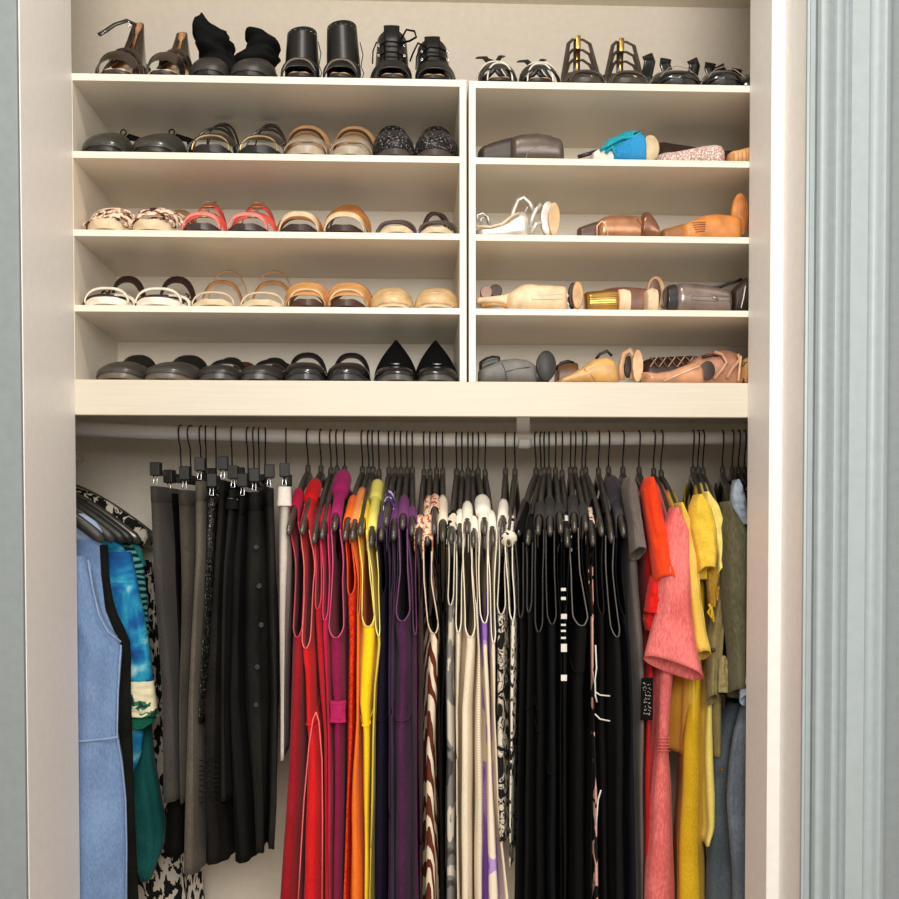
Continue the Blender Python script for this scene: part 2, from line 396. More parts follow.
mono2 = printed('black_white_dash_print', [(0, (22, 20, 20)), (.5, (214, 204, 190))], 70, 1, .2, (3, 1, .5))
purp = printed('cream_with_purple_flowers', [(0, (150, 104, 196)), (.40, (186, 150, 214)), (.47, (240, 226, 204))], 9, 1, .4, (1, 1, .9))
orlace = printed('orange_red_lace', [(0, (196, 34, 10)), (.5, (238, 66, 20))], 120, 2, 1.5)
ribcream = printed('ribbed_cream', [(0, (206, 190, 164)), (.5, (240, 226, 204))], 60, 1, 0, (.1, .1, 1), 'bands', hard=False)
snake = printed('snake_print', [(0, (60, 44, 38)), (.42, (170, 130, 110)), (.5, (238, 214, 190))], 75, 3, .8)
leop = printed('leopard_print', [(0, (60, 40, 24)), (.4, (206, 160, 104))], 90, 1, .3, rough=.6)
pinkpat = printed('pink_black_pattern', [(0, (20, 18, 18)), (.5, (222, 168, 150))], 24, 2, 1, (1, 1, .6))
spot = printed('black_with_white_spots', [(0, (22, 20, 20)), (.62, (230, 224, 212))], 60, 0, 0)
navyp = printed('navy_print', [(0, (34, 34, 66)), (.58, (200, 205, 215))], 60, 2, 0)
# ------------------------------------------------------------------ strappy dresses on the main rod
G = 'strappy dresses hung edge-on along the rod'
RED = fb(214, 20, 26); MAG = fb(136, 14, 66)
D = [ # hook, tip, tip_py, cap0, cap1, under, rows, mat, bind, label, extra
(308, 288.5, 539, 492, 509, 622, [(500, 292, 306), (560, 291, 303), (622, 290, 304), (640, 288, 305), (733, 284, 303), (899, 272, 297)], fb(150, 14, 30), fb(206, 70, 90), 'deep crimson dress, darkest red and leftmost of the reds', {'strap_mat': 1}),
(321, 302, 539, 484, 518, 633, [(500, 303, 317), (560, 300, 312), (633, 299, 312), (650, 301, 314), (700, 303, 315), (725, 304, 322), (899, 297, 323)], RED, fb(238, 110, 110), 'bright red dress with wide folded shoulder straps and low pale-edged armhole', {'loop': (482, 499, .0155), 'seam': [708]}),
(331, 314, 548, 509, 522, 598, [(500, 312, 322), (560, 312, 320), (600, 313, 322), (640, 315, 325), (720, 323, 327), (899, 324, 328)], fb(190, 12, 30), fb(228, 60, 80), 'scarlet dress squeezed between the bright red and the magenta dress', {}),
(337, 322, 544, 506, 522, 612, [(500, 318, 330), (560, 320, 329), (612, 321, 328), (720, 327, 331), (899, 328, 331)], fb(206, 12, 66), fb(236, 50, 110), 'hot pink narrow strapped dress beside the scarlet one', {}),
(344.6, 334.5, 535, 486, 517, 626, [(500, 334, 346), (560, 329, 343), (600, 325, 347), (626, 325, 346), (660, 326, 346), (700, 331, 346), (720, 331, 345), (899, 331, 342)], MAG, fb(214, 80, 120), 'magenta tie-waist dress with a broad coiled shoulder strap', {'loop': (475, 492, .019), 'tie': 1, 'strap_mat': fb(168, 30, 100)}),
(362.5, 345, 545, 499, 521, 580, [(500, 344, 353), (560, 344, 356), (620, 347, 356), (720, 346, 354), (790, 345, 349), (899, 342, 345)], orlace, fb(240, 80, 30), 'orange-red lace dress wedged between magenta and orange dresses', {'strap_mat': fb(244, 108, 28)}),
(368.8, 352.3, 545, 491, 523, 600, [(500, 352, 362), (560, 356, 359), (700, 355, 359), (760, 350, 358), (800, 347, 360), (899, 346, 363)], fb(240, 120, 24), None, 'orange dress with peach straps, flaring low beside the yellow dress', {'strap_mat': fb(240, 150, 84)}),
(373, 360, 540, 499, 518, 617, [(500, 358, 370), (560, 359, 370), (600, 358, 377), (617, 357, 380), (640, 356, 378), (690, 354, 374), (720, 360, 371), (899, 363, 368)], fb(244, 208, 14), fb(250, 236, 110), 'bright yellow dress with wide shoulder and deep armhole', {'seam': [711]}),
(379, 371, 551, 485, 530, 614, [(500, 371, 381), (560, 371, 379), (614, 377, 382), (660, 373, 377), (899, 368.5, 370.5)], fb(226, 200, 84), fb(246, 236, 140), 'pale lemon dress with a coiled shoulder strap', {'loop': (482, 498, .014), 'strap_mat': fb(238, 226, 110)}),
(389, 381, 545, 515, 531, 590, [(500, 378, 386), (560, 380, 387), (620, 378, 387), (700, 372, 389), (800, 371, 388), (899, 371, 387)], fb(34, 26, 50, var=5), None, 'dark navy-violet dress between lemon and purple dresses', {'seam': [712], 'strap_mat': fb(70, 52, 86)}),
(395, 386, 530, 494, 505, 585, [(500, 384, 391), (560, 388, 392), (899, 388, 389.5)], fb(52, 26, 60, var=6), None, 'aubergine dress with violet and white printed strap', {'strap_mat': printed('violet_white_print', [(0, (80, 56, 112)), (.55, (224, 214, 226))], 120, 1)}),
(401, 393.5, 545, 507, 522, 590, [(500, 390, 398), (560, 393, 397), (620, 391, 392), (899, 390, 391.5)], fb(70, 28, 74), None, 'slim purple dress with mauve strap, left of the broad plum dress', {'strap_mat': fb(104, 54, 108)}),
(407, 402.6, 533, 499, 517, 617, [(500, 397, 408), (560, 398, 409), (595, 393, 413), (617, 390, 412), (640, 393, 413), (720, 391, 412), (899, 391.5, 413)], fb(70, 28, 64), fb(120, 72, 112), 'broad plum dress with seamed waist', {'seam': [710], 'strap_mat': fb(116, 58, 112)}),
(412.3, 412, 540, 510, 520, 632, [(500, 408, 416), (560, 411, 416), (632, 413, 418), (720, 413, 418), (899, 413.5, 419)], fb(72, 24, 60), fb(104, 50, 92), 'narrow wine-purple dress right of the broad plum dress', {'strap_mat': fb(108, 54, 104)}),
(424, 418.8, 549.5, 519, 531, 600, [(500, 415, 424), (560, 418, 422), (700, 418.5, 421), (899, 419.5, 421)], fb(60, 22, 24), None, 'thin dark maroon dress with pink and cream strap', {'strap_mat': orprint}),
(430, 427.5, 549, 499, 541, 625, [(500, 422, 433), (560, 422, 433), (600, 425, 440), (625, 427, 443), (640, 424, 443), (740, 422, 438), (899, 421, 441)], zebra, fb(232, 206, 180), 'rust and cream zebra-striped dress', {'strap_mat': orprint}),
(436.5, 434, 538, 498, 510, 610, [(500, 429, 438), (560, 434, 438), (700, 438.5, 440), (899, 441, 442)], fb(44, 22, 20), None, 'thin dark dress with short orange-flecked strap, next to the zebra dress', {'strap_mat': orprint}),
(442.6, 442.8, 546, 499, 523, 600, [(500, 438, 448), (560, 438, 446), (640, 443, 446), (700, 440, 442.5), (899, 442, 443)], BLK, None, 'black dress with long cream strap', {'strap_mat': fb(242, 224, 200)}),
(456.5, 451, 548, 514, 530, 600, [(500, 448, 456), (560, 447, 454), (620, 445, 455), (660, 442, 454), (760, 443, 456), (899, 443, 456)], laceg, fb(214, 206, 190), 'grey and cream banded lace dress', {'strap_mat': floral}),
(462, 459.5, 551, 513, 527, 624, [(500, 454, 464), (560, 455, 462), (624, 454, 462), (700, 455.5, 457), (899, 457, 458)], fb(226, 212, 188), fb(244, 234, 214), 'slim off-white dress just left of the plain ivory dress', {'strap_mat': fb(248, 240, 224)}),
(468, 467, 538, 505, 522, 634, [(500, 461, 474), (560, 462, 473), (600, 463, 477), (634, 463, 478), (700, 458, 474), (899, 458.5, 473)], fb(236, 220, 194), fb(250, 238, 214), 'plain ivory dress with low armhole at the middle of the rod', {'strap_mat': fb(248, 240, 224), 'bind_r': 1}),
(472.7, 473.3, 551, 520, 532, 600, [(500, 469, 478), (560, 473, 477), (640, 478, 481), (700, 474.5, 484), (899, 474, 485)], ribcream, None, 'cream dress with fine crosswise ribbing', {'strap_mat': fb(246, 238, 222)}),
(478, 485, 539, 501, 521, 617, [(500, 475, 489), (560, 477, 491), (600, 479, 490), (617, 480, 490), (640, 482, 489), (720, 485, 493), (800, 486, 497), (899, 486, 503)], purp, fb(248, 236, 214), 'cream dress with large purple flowers', {'loop': (498, 512, .0165), 'strap_mat': fb(248, 240, 224)}),
(485, 493, 549.5, 514, 530, 638, [(500, 485, 497), (560, 491, 496), (638, 490, 497), (700, 493.5, 495), (820, 497.5, 502), (899, 504, 511)], fb(238, 222, 198), fb(250, 240, 220), 'cream dress flaring below the black lace one', {'strap_mat': fb(248, 240, 224)}),
(505.5, 502, 540.5, 503, 519, 608, [(500, 497, 508), (560, 497, 505), (608, 494, 508), (720, 494, 508), (800, 494, 508), (843, 497, 508)], lacebw, fb(226, 216, 198), 'short black lace dress over cream lining', {'hem': 843, 'strap_mat': fb(246, 238, 222)}),
(515, 508.6, 548, 515, 545, 620, [(500, 507, 516), (560, 506, 514), (620, 509, 517), (720, 509, 515), (850, 509, 511)], whbk, fb(240, 232, 216), 'white dress with black branch print, looped strap', {'loop': (534, 548, .0165), 'hem': 870}),
(536, 519, 540, 502, 534, 615, [(500, 516, 527), (560, 516, 523), (640, 518, 525), (720, 516, 523), (899, 512, 520)], BLK, fb(60, 58, 56), 'leftmost plain black dress, its long dark strap beside the white print', {'strap_mat': fb(58, 52, 50)}),
(541, 527.5, 549.5, 517, 531, 608, [(500, 526, 534), (560, 524, 531), (620, 526, 532), (720, 524, 532), (899, 521, 531)], BLK2, fb(70, 68, 66), 'second black dress from the white print, narrow straps', {'seam': [700]}),
(544.5, 538, 539, 505, 518, 627, [(500, 534, 545), (560, 532, 543), (627, 533, 544), (720, 533, 545), (899, 532, 545)], BLK, fb(66, 64, 62), 'black dress with pocket seams low on its side', {'seam': [697, 718], 'strap_mat': fb(58, 54, 52)}),
(549, 550, 540, 500, 519, 616, [(500, 543, 556), (560, 544, 557), (616, 546, 559), (720, 547, 559), (899, 546, 559)], BLK3, fb(72, 70, 68), 'black dress with wide taupe-black strap and bright seam dot', {'strap_mat': fb(60, 55, 52), 'seam': [762]}),
(555.5, 560.5, 538, 507, 515, 600, [(500, 556, 564), (560, 558, 563), (620, 560, 561.5), (899, 560.2, 562)], BLK, None, 'thin black dress hidden beside the white-chequered one', {'strap_mat': fb(58, 54, 52)}),
(562, 567.3, 551, 516, 532, 600, [(500, 562, 569), (560, 564, 569), (620, 562, 568), (720, 562, 567.5), (899, 563, 567)], BLK2, None, 'black dress with a column of white squares', {'squares': 1, 'strap_mat': spot}),
(570.5, 574.3, 536, 498, 516, 619, [(500, 566, 580), (560, 570, 583), (600, 570, 592), (619, 572, 593), (680, 570, 588), (899, 568, 589)], BLK, fb(120, 112, 106), 'broad black dress with grey-edged wide armhole', {'strap_mat': fb(62, 56, 54), 'seam': [655]}),
(575, 585.8, 535, 507, 518, 600, [(500, 579, 590), (560, 584, 589), (620, 594, 595), (899, 590, 592.5)], BLK3, None, 'slim black dress right of the broad armholed one', {'strap_mat': fb(58, 54, 52)}),
(582, 592.8, 550, 510, 525, 600, [(500, 586, 594), (560, 590, 595), (720, 593, 595.5), (790, 593, 598), (899, 593.5, 601)], pinkpat, None, 'black and pink patterned dress with peach lace strap', {'strap_mat': snake}),
(585.5, 601.8, 540, 500, 517, 605, [(500, 594, 607), (560, 598, 606), (640, 597, 608), (720, 597, 609), (899, 602, 611)], BLK, fb(50, 48, 46), 'black dress with white piping lines', {'lines': 1}),
(598.5, 611.5, 547, 514, 524, 632, [(500, 605, 615), (560, 607, 616), (632, 611, 625), (720, 611.5, 629), (899, 612, 628)], BLK2, fb(104, 100, 96), 'black dress with pale-edged armhole right of the white-piped one', {}),
(608.5, 623.6, 541, 490, 518, 600, [(500, 614, 627), (560, 617, 626), (620, 626, 632), (720, 630, 636), (899, 629, 640)], fb(26, 26, 34, var=4), None, 'midnight dress with broad slate-coloured shoulder', {'loop': (480, 502, .017), 'strap_mat': fb(70, 64, 70)}),
]
for (hk, tp, ty, c0, c1, un, rows, mat, bind, lab, ex) in D:
    short = lab
    h = hanger(hk, tp, ty, 'black plastic hanger holding the '+' '.join(lab.split()[:11]).rstrip(','), flip=1 if hk not in (286, 300) else -1)
    sm_ = ex.get('strap_mat'); sm_ = fb(196, 22, 72) if sm_ == 1 else sm_
    o = dress(h, 'dress', lab, 'dress', G, mat, rows, cap=(c0, c1), under=un, bind=bind, seam=ex.get('seam'), loop=ex.get('loop'), strap_mat=sm_, hem_py=ex.get('hem', 960))
    og = o.location
    if sm_ and sm_ is not mat:   # visible strap of its own cloth draped over the arm
        a, b = s_at(h, c0), s_at(h, c1); rings = []
        for i in range(9):
            s = lerp(a, b, i/8); p = Vector((h['x'], RY, h['z']))+h['fr'](s, hz(h, s)-h['z']); hw = .0102
            r = []
            for g in range(13):
                an = PI*(g/12); dn = 0
                r.append(p+Vector((hw*math.cos(an), 0, .0165*math.sin(an)+.0005)))
            L = .035 if i > 1 else .018
            r = [r[0]+Vector((0, 0, -L))]+r+[r[-1]+Vector((0, 0, -L))]
            rings.append(r)
        mm = M(); n = 15; vs = [p for r in rings for p in r]
        mm.add(vs, [(i*n+j, i*n+j+1, (i+1)*n+j+1, (i+1)*n+j) for i in range(8) for j in range(n-1)])
        mm.build('shoulder_strap', sm_, o, og, solid=.0018)
    if ex.get('tie'):
        tube(M(), [(701, 330, 346), (712, 331, 345), (722, 330, 346)], .066, .012, wr=.0015, fold=4, sq=.6).build('belt_tie', fb(172, 24, 84), o, og, solid=.001)
    if 'bright red dress' in lab:
        for pts in ([(316, 712), (313, 719), (309, 745), (304, 800), (301, 850), (298, 905)], [(316, 712), (319, 722), (322, 760), (322.5, 820), (322, 905)]):
            M().sweep([at(a, b, .052) for a, b in pts], .0014, .0014, 6, (0, 1, 0)).build('slit_binding', bind, o, og)
    if ex.get('squares'):
        m = M()
        for y0, y1 in ((588, 591), (597, 600), (614, 619), (624, 626), (630, 632), (637, 639), (644, 652), (675, 681)):
            A = at(561.2, y1, .052); B = at(567 if y1-y0 > 4 else 566, y0, .052); m.box((A.x, .0535, A.z), (B.x, .057, B.z))
        m.build('white_squares', fb(222, 216, 206), o, og, False)
    if ex.get('lines'):
        for pts in ([(595.5, 645), (596.5, 668), (595, 680), (595.5, 696), (597, 702)], [(595.5, 692), (600, 695), (610, 696)], [(595, 714), (600, 719), (610, 721)], [(601, 790), (598, 800), (597, 815), (596, 824)]):
            M().sweep([at(a, b, .048) for a, b in pts], .0016, .0016, 6, (0, 1, 0)).build('white_piping', fb(222, 216, 206), o, og)
# ------------------------------------------------------------------ skirts and trousers on clip hangers
def bottoms(hook_px, rows, mat, label, cat='trousers', name='trousers', Yf=.13, folds=3, band=True, waist=None, ph=0):
    hx = at(hook_px, 438, RY).x; zr = rodz(hx)
    ytop = rows[0][0]; fx = at((rows[0][1]+rows[0][2])/2, ytop, Yf); th = math.atan2(fx.x-hx, RY-Yf); zt = fx.z
    t = thing('clip_hanger', 'black clip hanger holding the '+' '.join(label.split()[:11]).rstrip(','), 'hanger', (hx, RY, zr), 'black clip hangers for skirts and trousers')
    zb = zt-zr+.030
    wire = []
    for a in range(-20, 200, 18):
        g = math.radians(a); wire.append(Vector((0, (RR+.0022)*math.cos(g), (RR+.0022)*math.sin(g))))
    wire += [Vector((0, -.014, -.018)), Vector((0, -.004, -.034)), Vector((0, 0, zb+.004))]
    wire = [Vector((-w.y*math.sin(th), w.y*math.cos(th), w.z)) for w in wire]
    M().sweep(wire, .0016, .0016, 6).build('hook', hookm, t)
    d = Vector((math.sin(th), -math.cos(th), 0)); n = Vector((math.cos(th), math.sin(th), 0)); Lb = (RY-Yf)/math.cos(th)
    M().sweep([d*-Lb+Vector((0, 0, zb)), Vector((0, 0, zb)), d*(Lb-.012)+Vector((0, 0, zb))], .0035, .006, 10, n).build('bar', hangm, t)
    rot = Matrix.Rotation(th, 3, 'Z')
    for s in (1, -1):
        c = d*(Lb-.018)*s+Vector((0, 0, zb+.006))
        M().box(c-Vector((.0105, .010, .014)), c+Vector((.0105, .010, .014)), rot).build('clip', clipm, t, None, False, bevel=.002); clip_ = [c for c in t.children if c.name.startswith('clip')][-1]
        e = c+Vector((0, -.004*s, -.02))
        M().sweep([e+n*.006+Vector((0, 0, .012)), e+n*.003, e+n*.004+Vector((0, -.004, -.012)), e-n*.004+Vector((0, -.004, -.012)), e-n*.003, e-n*.006+Vector((0, 0, .012))], .0013, .0013, 6, (0, 1, 0)).build('clip_spring', chrome, clip_)
    o = thing(name, label, cat, (hx, RY, zt)); og = o.location
    z0 = zt; zh = at(450, rows[-1][0], Yf).z; N = 40; n_ = 40; rings = []
    rnd = random.random()*6
    for i in range(N+1):
        z = lerp(z0, zh, i/N); py = lerp(rows[0][0], rows[-1][0], i/N); a, b = interp(rows, py)
        A = at(a, py, Yf).x; B = at(b, py, Yf).x; kx = (A+B)/2-hx; hw = (B-A)/2*1.14; r = []; w = sm((i-2)/14)
        for j in range(n_):
            g = 2*PI*j/n_; cy = math.cos(g); sx = math.sin(g)
            yl = (RY-Yf)*math.copysign(abs(cy)**.9, cy); x = hx+kx*yl/(RY-Yf)+hw*math.copysign(abs(sx)**.55, sx)*(1-.3*w*(.5+.5*math.sin(folds*3*g+rnd)))
            x += .003*w*math.sin(folds*g*1.5+rnd+z*4)
            yy = RY-yl+.004*w*math.sin(z*11+rnd+g*5)
            r.append(Vector((x, yy, z-(.003*math.sin(4*g+rnd) if i == N else 0))))
        rings.append(r)
    M().rings(rings, False, False).build('body', mat, o, og, solid=.0014)
    if band:
        k = max(2, int(.035/((z0-zh)/N))); rr = []
        for r in (rings[0], rings[k]):
            c = sum(r, Vector())/len(r); rr.append([p+Vector(((p.x-hx-(hx*0))*0, 0, 0))+((p-c).normalized()*.0016) for p in r])
        M().rings(rr, False, False).build('waistband', waist or mat, o, og, solid=.001)
    return o, rings
T = [
(181, [(486, 147, 159), (600, 151, 169), (700, 157, 176), (800, 158, 179)], CHA, 'charcoal knee-length skirt, leftmost on the clip hangers', .11),
(191, [(493, 160, 171), (600, 171, 178), (700, 177, 181), (800, 162, 184), (853, 160, 183)], BLK, 'black skirt showing below the charcoal skirt', .17),
(201, [(490, 175, 191), (560, 177, 191), (640, 178, 187), (700, 178, 184), (800, 180, 183)], fb(64, 58, 50), 'taupe-grey trousers with stitched waistband', .12),
(206, [(481, 193.5, 205), (560, 194, 204), (640, 189, 201), (700, 186, 197), (800, 182, 197), (872, 180, 197)], fb(92, 84, 72), 'light taupe trousers, palest of the dark ones', .12),
(216, [(497, 206, 217), (560, 205, 212), (640, 202, 206), (720, 198, 201)], glit, 'black sequinned skirt glinting at the top', .13),
(232, [(480, 218, 226), (560, 213, 222), (640, 207, 220), (700, 199, 219), (760, 199, 217), (800, 199, 218), (840, 199, 224), (862, 199, 223)], fb(40, 36, 33), 'black skirt ruched near the knee', .12),
(248, [(489, 227, 236), (560, 223, 229), (640, 221, 226), (720, 220.5, 223), (800, 220, 225)], DKG, 'black trousers with one silver line at the waist', .12),
(254, [(497, 238, 245), (560, 231, 242), (640, 228, 238), (700, 225, 239), (800, 228, 248), (860, 231, 252)], BLK2, 'black belted skirt hanging lowest of the dark skirts', .12),
(259, [(492, 247, 261), (560, 244, 266), (640, 241, 268), (700, 242, 270), (800, 251, 268), (852, 254, 266)], fb(40, 38, 34), 'black skirt with a column of round buttons', .11),
(265, [(488, 265, 275), (560, 268, 277), (640, 270, 281), (700, 272, 281), (800, 270, 280), (848, 268, 276)], fb(50, 47, 44), 'dark grey skirt right of the buttoned one', .12),
(286, [(487, 279, 290), (560, 278, 291), (620, 278, 288), (700, 281, 283.5), (760, 281, 282.5)], fb(196, 186, 176), 'pale grey trousers with a white waistband', .10),
]
for hk, rows, mat, lab, yf in T:
    cat = 'skirt' if 'skirt' in lab else 'trousers'
    o, rg = bottoms(hk, rows, mat, lab, cat, cat, yf)
    og = o.location
    if 'buttons' in lab:
        for px, py in ((256, 547), (259, 586), (261, 625), (257, 667), (256, 705)):
            p = at(px, py, yf-.008); b = M().sweep([p+Vector((0, .006, 0)), p], .0058, .0058, 14, (1, 0, 0)).build('button', leather((12, 12, 12), .2, 0, 1), o, og, angle=40, bevel=.001)
            M().sweep([p+Vector((.0042*math.cos(k*PI/6), -.0005, .0042*math.sin(k*PI/6))) for k in range(12)], .0007, .0007, 6, (0, 1, 0), close=True).build('rim', chrome, b, None) if False else None
    if 'silver line' in lab:
        A = at(227, 498, yf-.006); B = at(238, 499.5, yf-.006); M().sweep([A, B], .0012, .0012, 6, (0, 1, 0)).build('metal_trim', chrome, o, og)
        tube(M(), [(499, 227, 238), (509, 226, 238)], yf, .01, wr=0).build('belt', BLK2, o, og, solid=.001)
    if 'ruched' in lab:
        for k in range(9):
            py = 760+k*5.2; M().sweep([at(lerp(199.5, 218, t), py+1.2*math.sin(t*6+k), yf+.005-.006*math.sin(PI*t)) for t in [i/8 for i in range(9)]], .0013, .0016, 6, (0, 0, 1)).build('gather', mat, o, og)
    if 'pale grey' in lab:
        tube(M(), [(487, 278.5, 291), (506, 277.5, 291.5)], yf+.005, .012, wr=0).build('front_waistband', fb(226, 218, 208), o, og, solid=.001)
# ------------------------------------------------------------------ tops and sleeved dresses at the right end
def top(hk, tip, tpy, lab, cat, name, mat, rows, sleeves, cap=(480, 500), Yf=.12, hem=960, Yt=.075):
    h = hanger(hk, tip, tpy, 'black plastic hanger holding the '+' '.join(lab.split()[:11]).rstrip(','), Yt=Yt)
    o = dress(h, name, lab, cat, None, mat, rows, cap=cap, tee=True, Yf=Yf, hem_py=hem, capw=.010)
    for k, (nm, rws, Y, ry, mt, fold, *sl) in enumerate(sleeves):
        tube(M(), rws, Y, ry, wr=.0035, fold=fold, seed=hk+k, slant=sl[0] if sl else 0, arch=.014 if nm == 'sleeve' else 0, rnd='lining' not in nm).build(nm, mt, o, o.location, solid=.0014)
    return o, h
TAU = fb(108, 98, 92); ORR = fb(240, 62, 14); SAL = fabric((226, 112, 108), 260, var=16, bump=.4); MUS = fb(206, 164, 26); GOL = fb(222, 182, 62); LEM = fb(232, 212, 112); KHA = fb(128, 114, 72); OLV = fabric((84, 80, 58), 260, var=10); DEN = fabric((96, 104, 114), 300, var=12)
o, h = top(622.8, 640, 545, 'taupe grey satin tee dress with a rounded shoulder', 'dress', 'tee_dress', TAU, [(480, 624, 636), (560, 629, 641), (620, 634, 646), (720, 638, 645), (899, 641, 643)],
    [('sleeve', [(478, 622, 634), (500, 624, 637), (525, 629, 640), (554, 631, 644)], .075, .04, TAU, 2)])
o, h = top(639, 655, 545, 'orange-red dress with tiered ruffle sleeves', 'dress', 'ruffle_dress', fb(196, 18, 16), [(480, 641, 655), (560, 646, 656), (640, 648, 655), (720, 647, 652), (820, 645, 651), (899, 644, 648)],
    [('sleeve', [(478, 642, 655), (495, 642, 658), (515, 645, 661), (545, 650, 668), (582, 655, 674)], .05, .035, ORR, 2),
     ('ruffle', [(572, 652, 672), (588, 648, 671), (602, 646, 668), (612, 645, 663)], .075, .035, fb(220, 24, 18), 4),
     ('ruffle', [(606, 646, 664), (620, 644, 661), (630, 646, 658)], .09, .03, fb(206, 18, 18), 5)])
M().sweep([at(a, b, .035) for a, b in ((644, 492), (648, 486), (654, 486), (657, 493), (652, 500), (648, 506), (650, 522))], .0035, .004, 8, (0, 1, 0)).build('shoulder_knot', ORR, o, o.location)
o, h = top(653.6, 676, 548, 'salmon pink linen dress with long flared sleeve', 'dress', 'linen_dress', SAL, [(510, 665, 680), (600, 662, 684), (690, 655, 676), (740, 656, 672), (752, 655, 671), (800, 649, 674), (850, 646, 676), (866, 642, 677), (899, 640, 678)],
    [('sleeve', [(508, 666, 682), (530, 663, 687), (560, 660, 688), (620, 655, 692), (650, 648, 698), (668, 644, 703)], .05, .028, SAL, 2.5, -.022)], cap=(505, 530), Yf=.10)
for k in range(5):
    M().sweep([at(lerp(657, 670, t), 738+k*3.2, .099-.012*math.sin(PI*t)) for t in [i/8 for i in range(9)]], .0012, .0016, 6, (0, 0, 1)).build('gathered_seam', SAL, o, o.location)
tg = tube(M(), [(678, 641.5, 653), (720, 640.5, 652.5)], .085, .0015, wr=.0004).build('printed_tag', BLK, o, o.location, solid=.0008)
tg['label'] = 'black garment tag with small pale lettering'
m = M()
for k in range(9):
    for c in (0, 1):
        x = 645+c*4.2; y = 684+k*3.7+c*.8
        for q in range(3):
            a, b = random.uniform(-1, 1), random.uniform(-1, 1); m.sweep([at(x+a, y+b, .081), at(x+a+random.uniform(-1.6, 1.6), y+b+random.uniform(-1, 1), .081)], .0006, .0006, 5, (0, 1, 0))
m.build('lettering', fb(206, 200, 194), tg, o.location)
o, h = top(661, 688, 552, 'yellow blouse with frilled sleeve behind the salmon dress', 'blouse', 'blouse', GOL, [(505, 676, 690), (560, 686, 694), (620, 692, 699), (700, 692, 696), (760, 691, 694)],
    [('sleeve', [(503, 674, 683), (525, 678, 691), (560, 682, 696), (600, 686, 699), (632, 690, 704), (645, 691, 707), (656, 694, 709)], .07, .03, fb(226, 190, 84), 4)], cap=(503, 530), hem=760)
o, h = top(693, 708, 545, 'mustard yellow dress, tallest of the yellows', 'dress', 'shirt_dress', MUS, [(495, 692, 706), (560, 698, 707), (640, 699, 706), (690, 690, 703), (740, 681, 704), (899, 675, 706)],
    [('sleeve', [(495, 692, 703), (512, 689, 711), (530, 690, 715), (550, 694, 716), (573, 698, 714)], .045, .03, fb(226, 188, 60), 2), ('sleeve_lining', [(570, 706, 716), (590, 707, 717), (607, 709, 714)], .075, .015, fb(170, 130, 40), 2)], cap=(492, 520))
M().sweep([at(a, b, .05) for a, b in ((709, 604), (712, 610), (711, 618), (708, 612), (711, 606), (714, 622))], .002, .003, 6, (0, 1, 0)).build('sleeve_tie', MUS, o, o.location)
o, h = top(698, 716, 545, 'pale lemon shirt with a straight wide sleeve', 'shirt', 'shirt', LEM, [(490, 704, 712), (560, 711, 717), (640, 711, 715), (700, 706, 714), (740, 705, 716), (800, 706, 718), (835, 709, 716), (850, 706, 711)],
    [('sleeve', [(492, 702, 709), (505, 703, 717), (522, 710, 723), (555, 717, 725), (575, 717, 723)], .065, .02, fb(238, 220, 122), 1.5), ('sleeve_lining', [(570, 715, 722), (600, 711, 716)], .085, .012, fb(214, 178, 70), 1)], cap=(488, 510), hem=850)
o, h = top(703, 722, 548, 'khaki blouse with button tab sleeve', 'blouse', 'blouse', KHA, [(500, 712, 720), (600, 716, 722), (680, 712, 724), (760, 716, 722)],
    [('sleeve', [(560, 719, 729), (600, 714, 727), (640, 707, 722), (700, 707, 716)], .085, .02, KHA, 2), ('cuff_tab', [(656, 719, 727), (692, 718, 728)], .06, .010, fb(142, 128, 84), 1)], cap=(500, 520), hem=760)
M().sweep([at(713, 650, .062), at(713, 650, .056)], .005, .005, 12, (1, 0, 0)).build('button', leather((52, 42, 26), .4), o, o.location)
o, h = top(722.6, 737, 545, 'olive green linen shirt with broad shoulder', 'shirt', 'shirt', OLV, [(505, 722, 738), (600, 728, 742), (690, 727, 742)],
    [('sleeve', [(502, 720, 729), (520, 721, 740), (545, 722, 752), (600, 722, 756), (650, 728, 756), (693, 729, 756)], .05, .03, OLV, 2)], cap=(500, 520), hem=700)
o, h = top(732.4, 752, 545, 'light blue chambray shirt at the right edge', 'shirt', 'shirt', fb(170, 182, 196), [(490, 737, 750), (560, 746, 756), (700, 744, 756)],
    [('collar', [(480, 733, 739), (495, 731, 744), (510, 732, 748), (525, 736, 752)], .10, .02, fb(178, 190, 204), 2), ('sleeve', [(655, 741, 756), (700, 740, 758)], .035, .01, fb(160, 175, 194), 1)], cap=(485, 520), hem=705)
o, h = top(738.6, 760, 545, 'navy top with small white print, rightmost on the rod', 'blouse', 'blouse', navyp, [(485, 744, 756), (560, 756, 764), (690, 757, 764)],
    [('sleeve', [(484, 740, 750), (500, 741, 754), (520, 744, 758)], .14, .012, navyp, 2)], cap=(485, 510), hem=700)
o, h = top(744.5, 766, 545, 'slate blue linen long shirt hanging low at the right jamb', 'shirt', 'shirt', DEN, [(500, 756, 766), (600, 757, 766), (690, 757, 766), (899, 758, 766)],
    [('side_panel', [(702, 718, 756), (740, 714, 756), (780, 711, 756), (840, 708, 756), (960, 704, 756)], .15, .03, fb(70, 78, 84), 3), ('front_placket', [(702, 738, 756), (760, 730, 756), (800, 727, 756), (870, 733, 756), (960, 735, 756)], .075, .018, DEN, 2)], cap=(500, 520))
M().sweep([at(722, 770, .095), at(722, 770, .088)], .005, .005, 12, (1, 0, 0)).build('button', leather((90, 58, 34), .4), o, o.location)
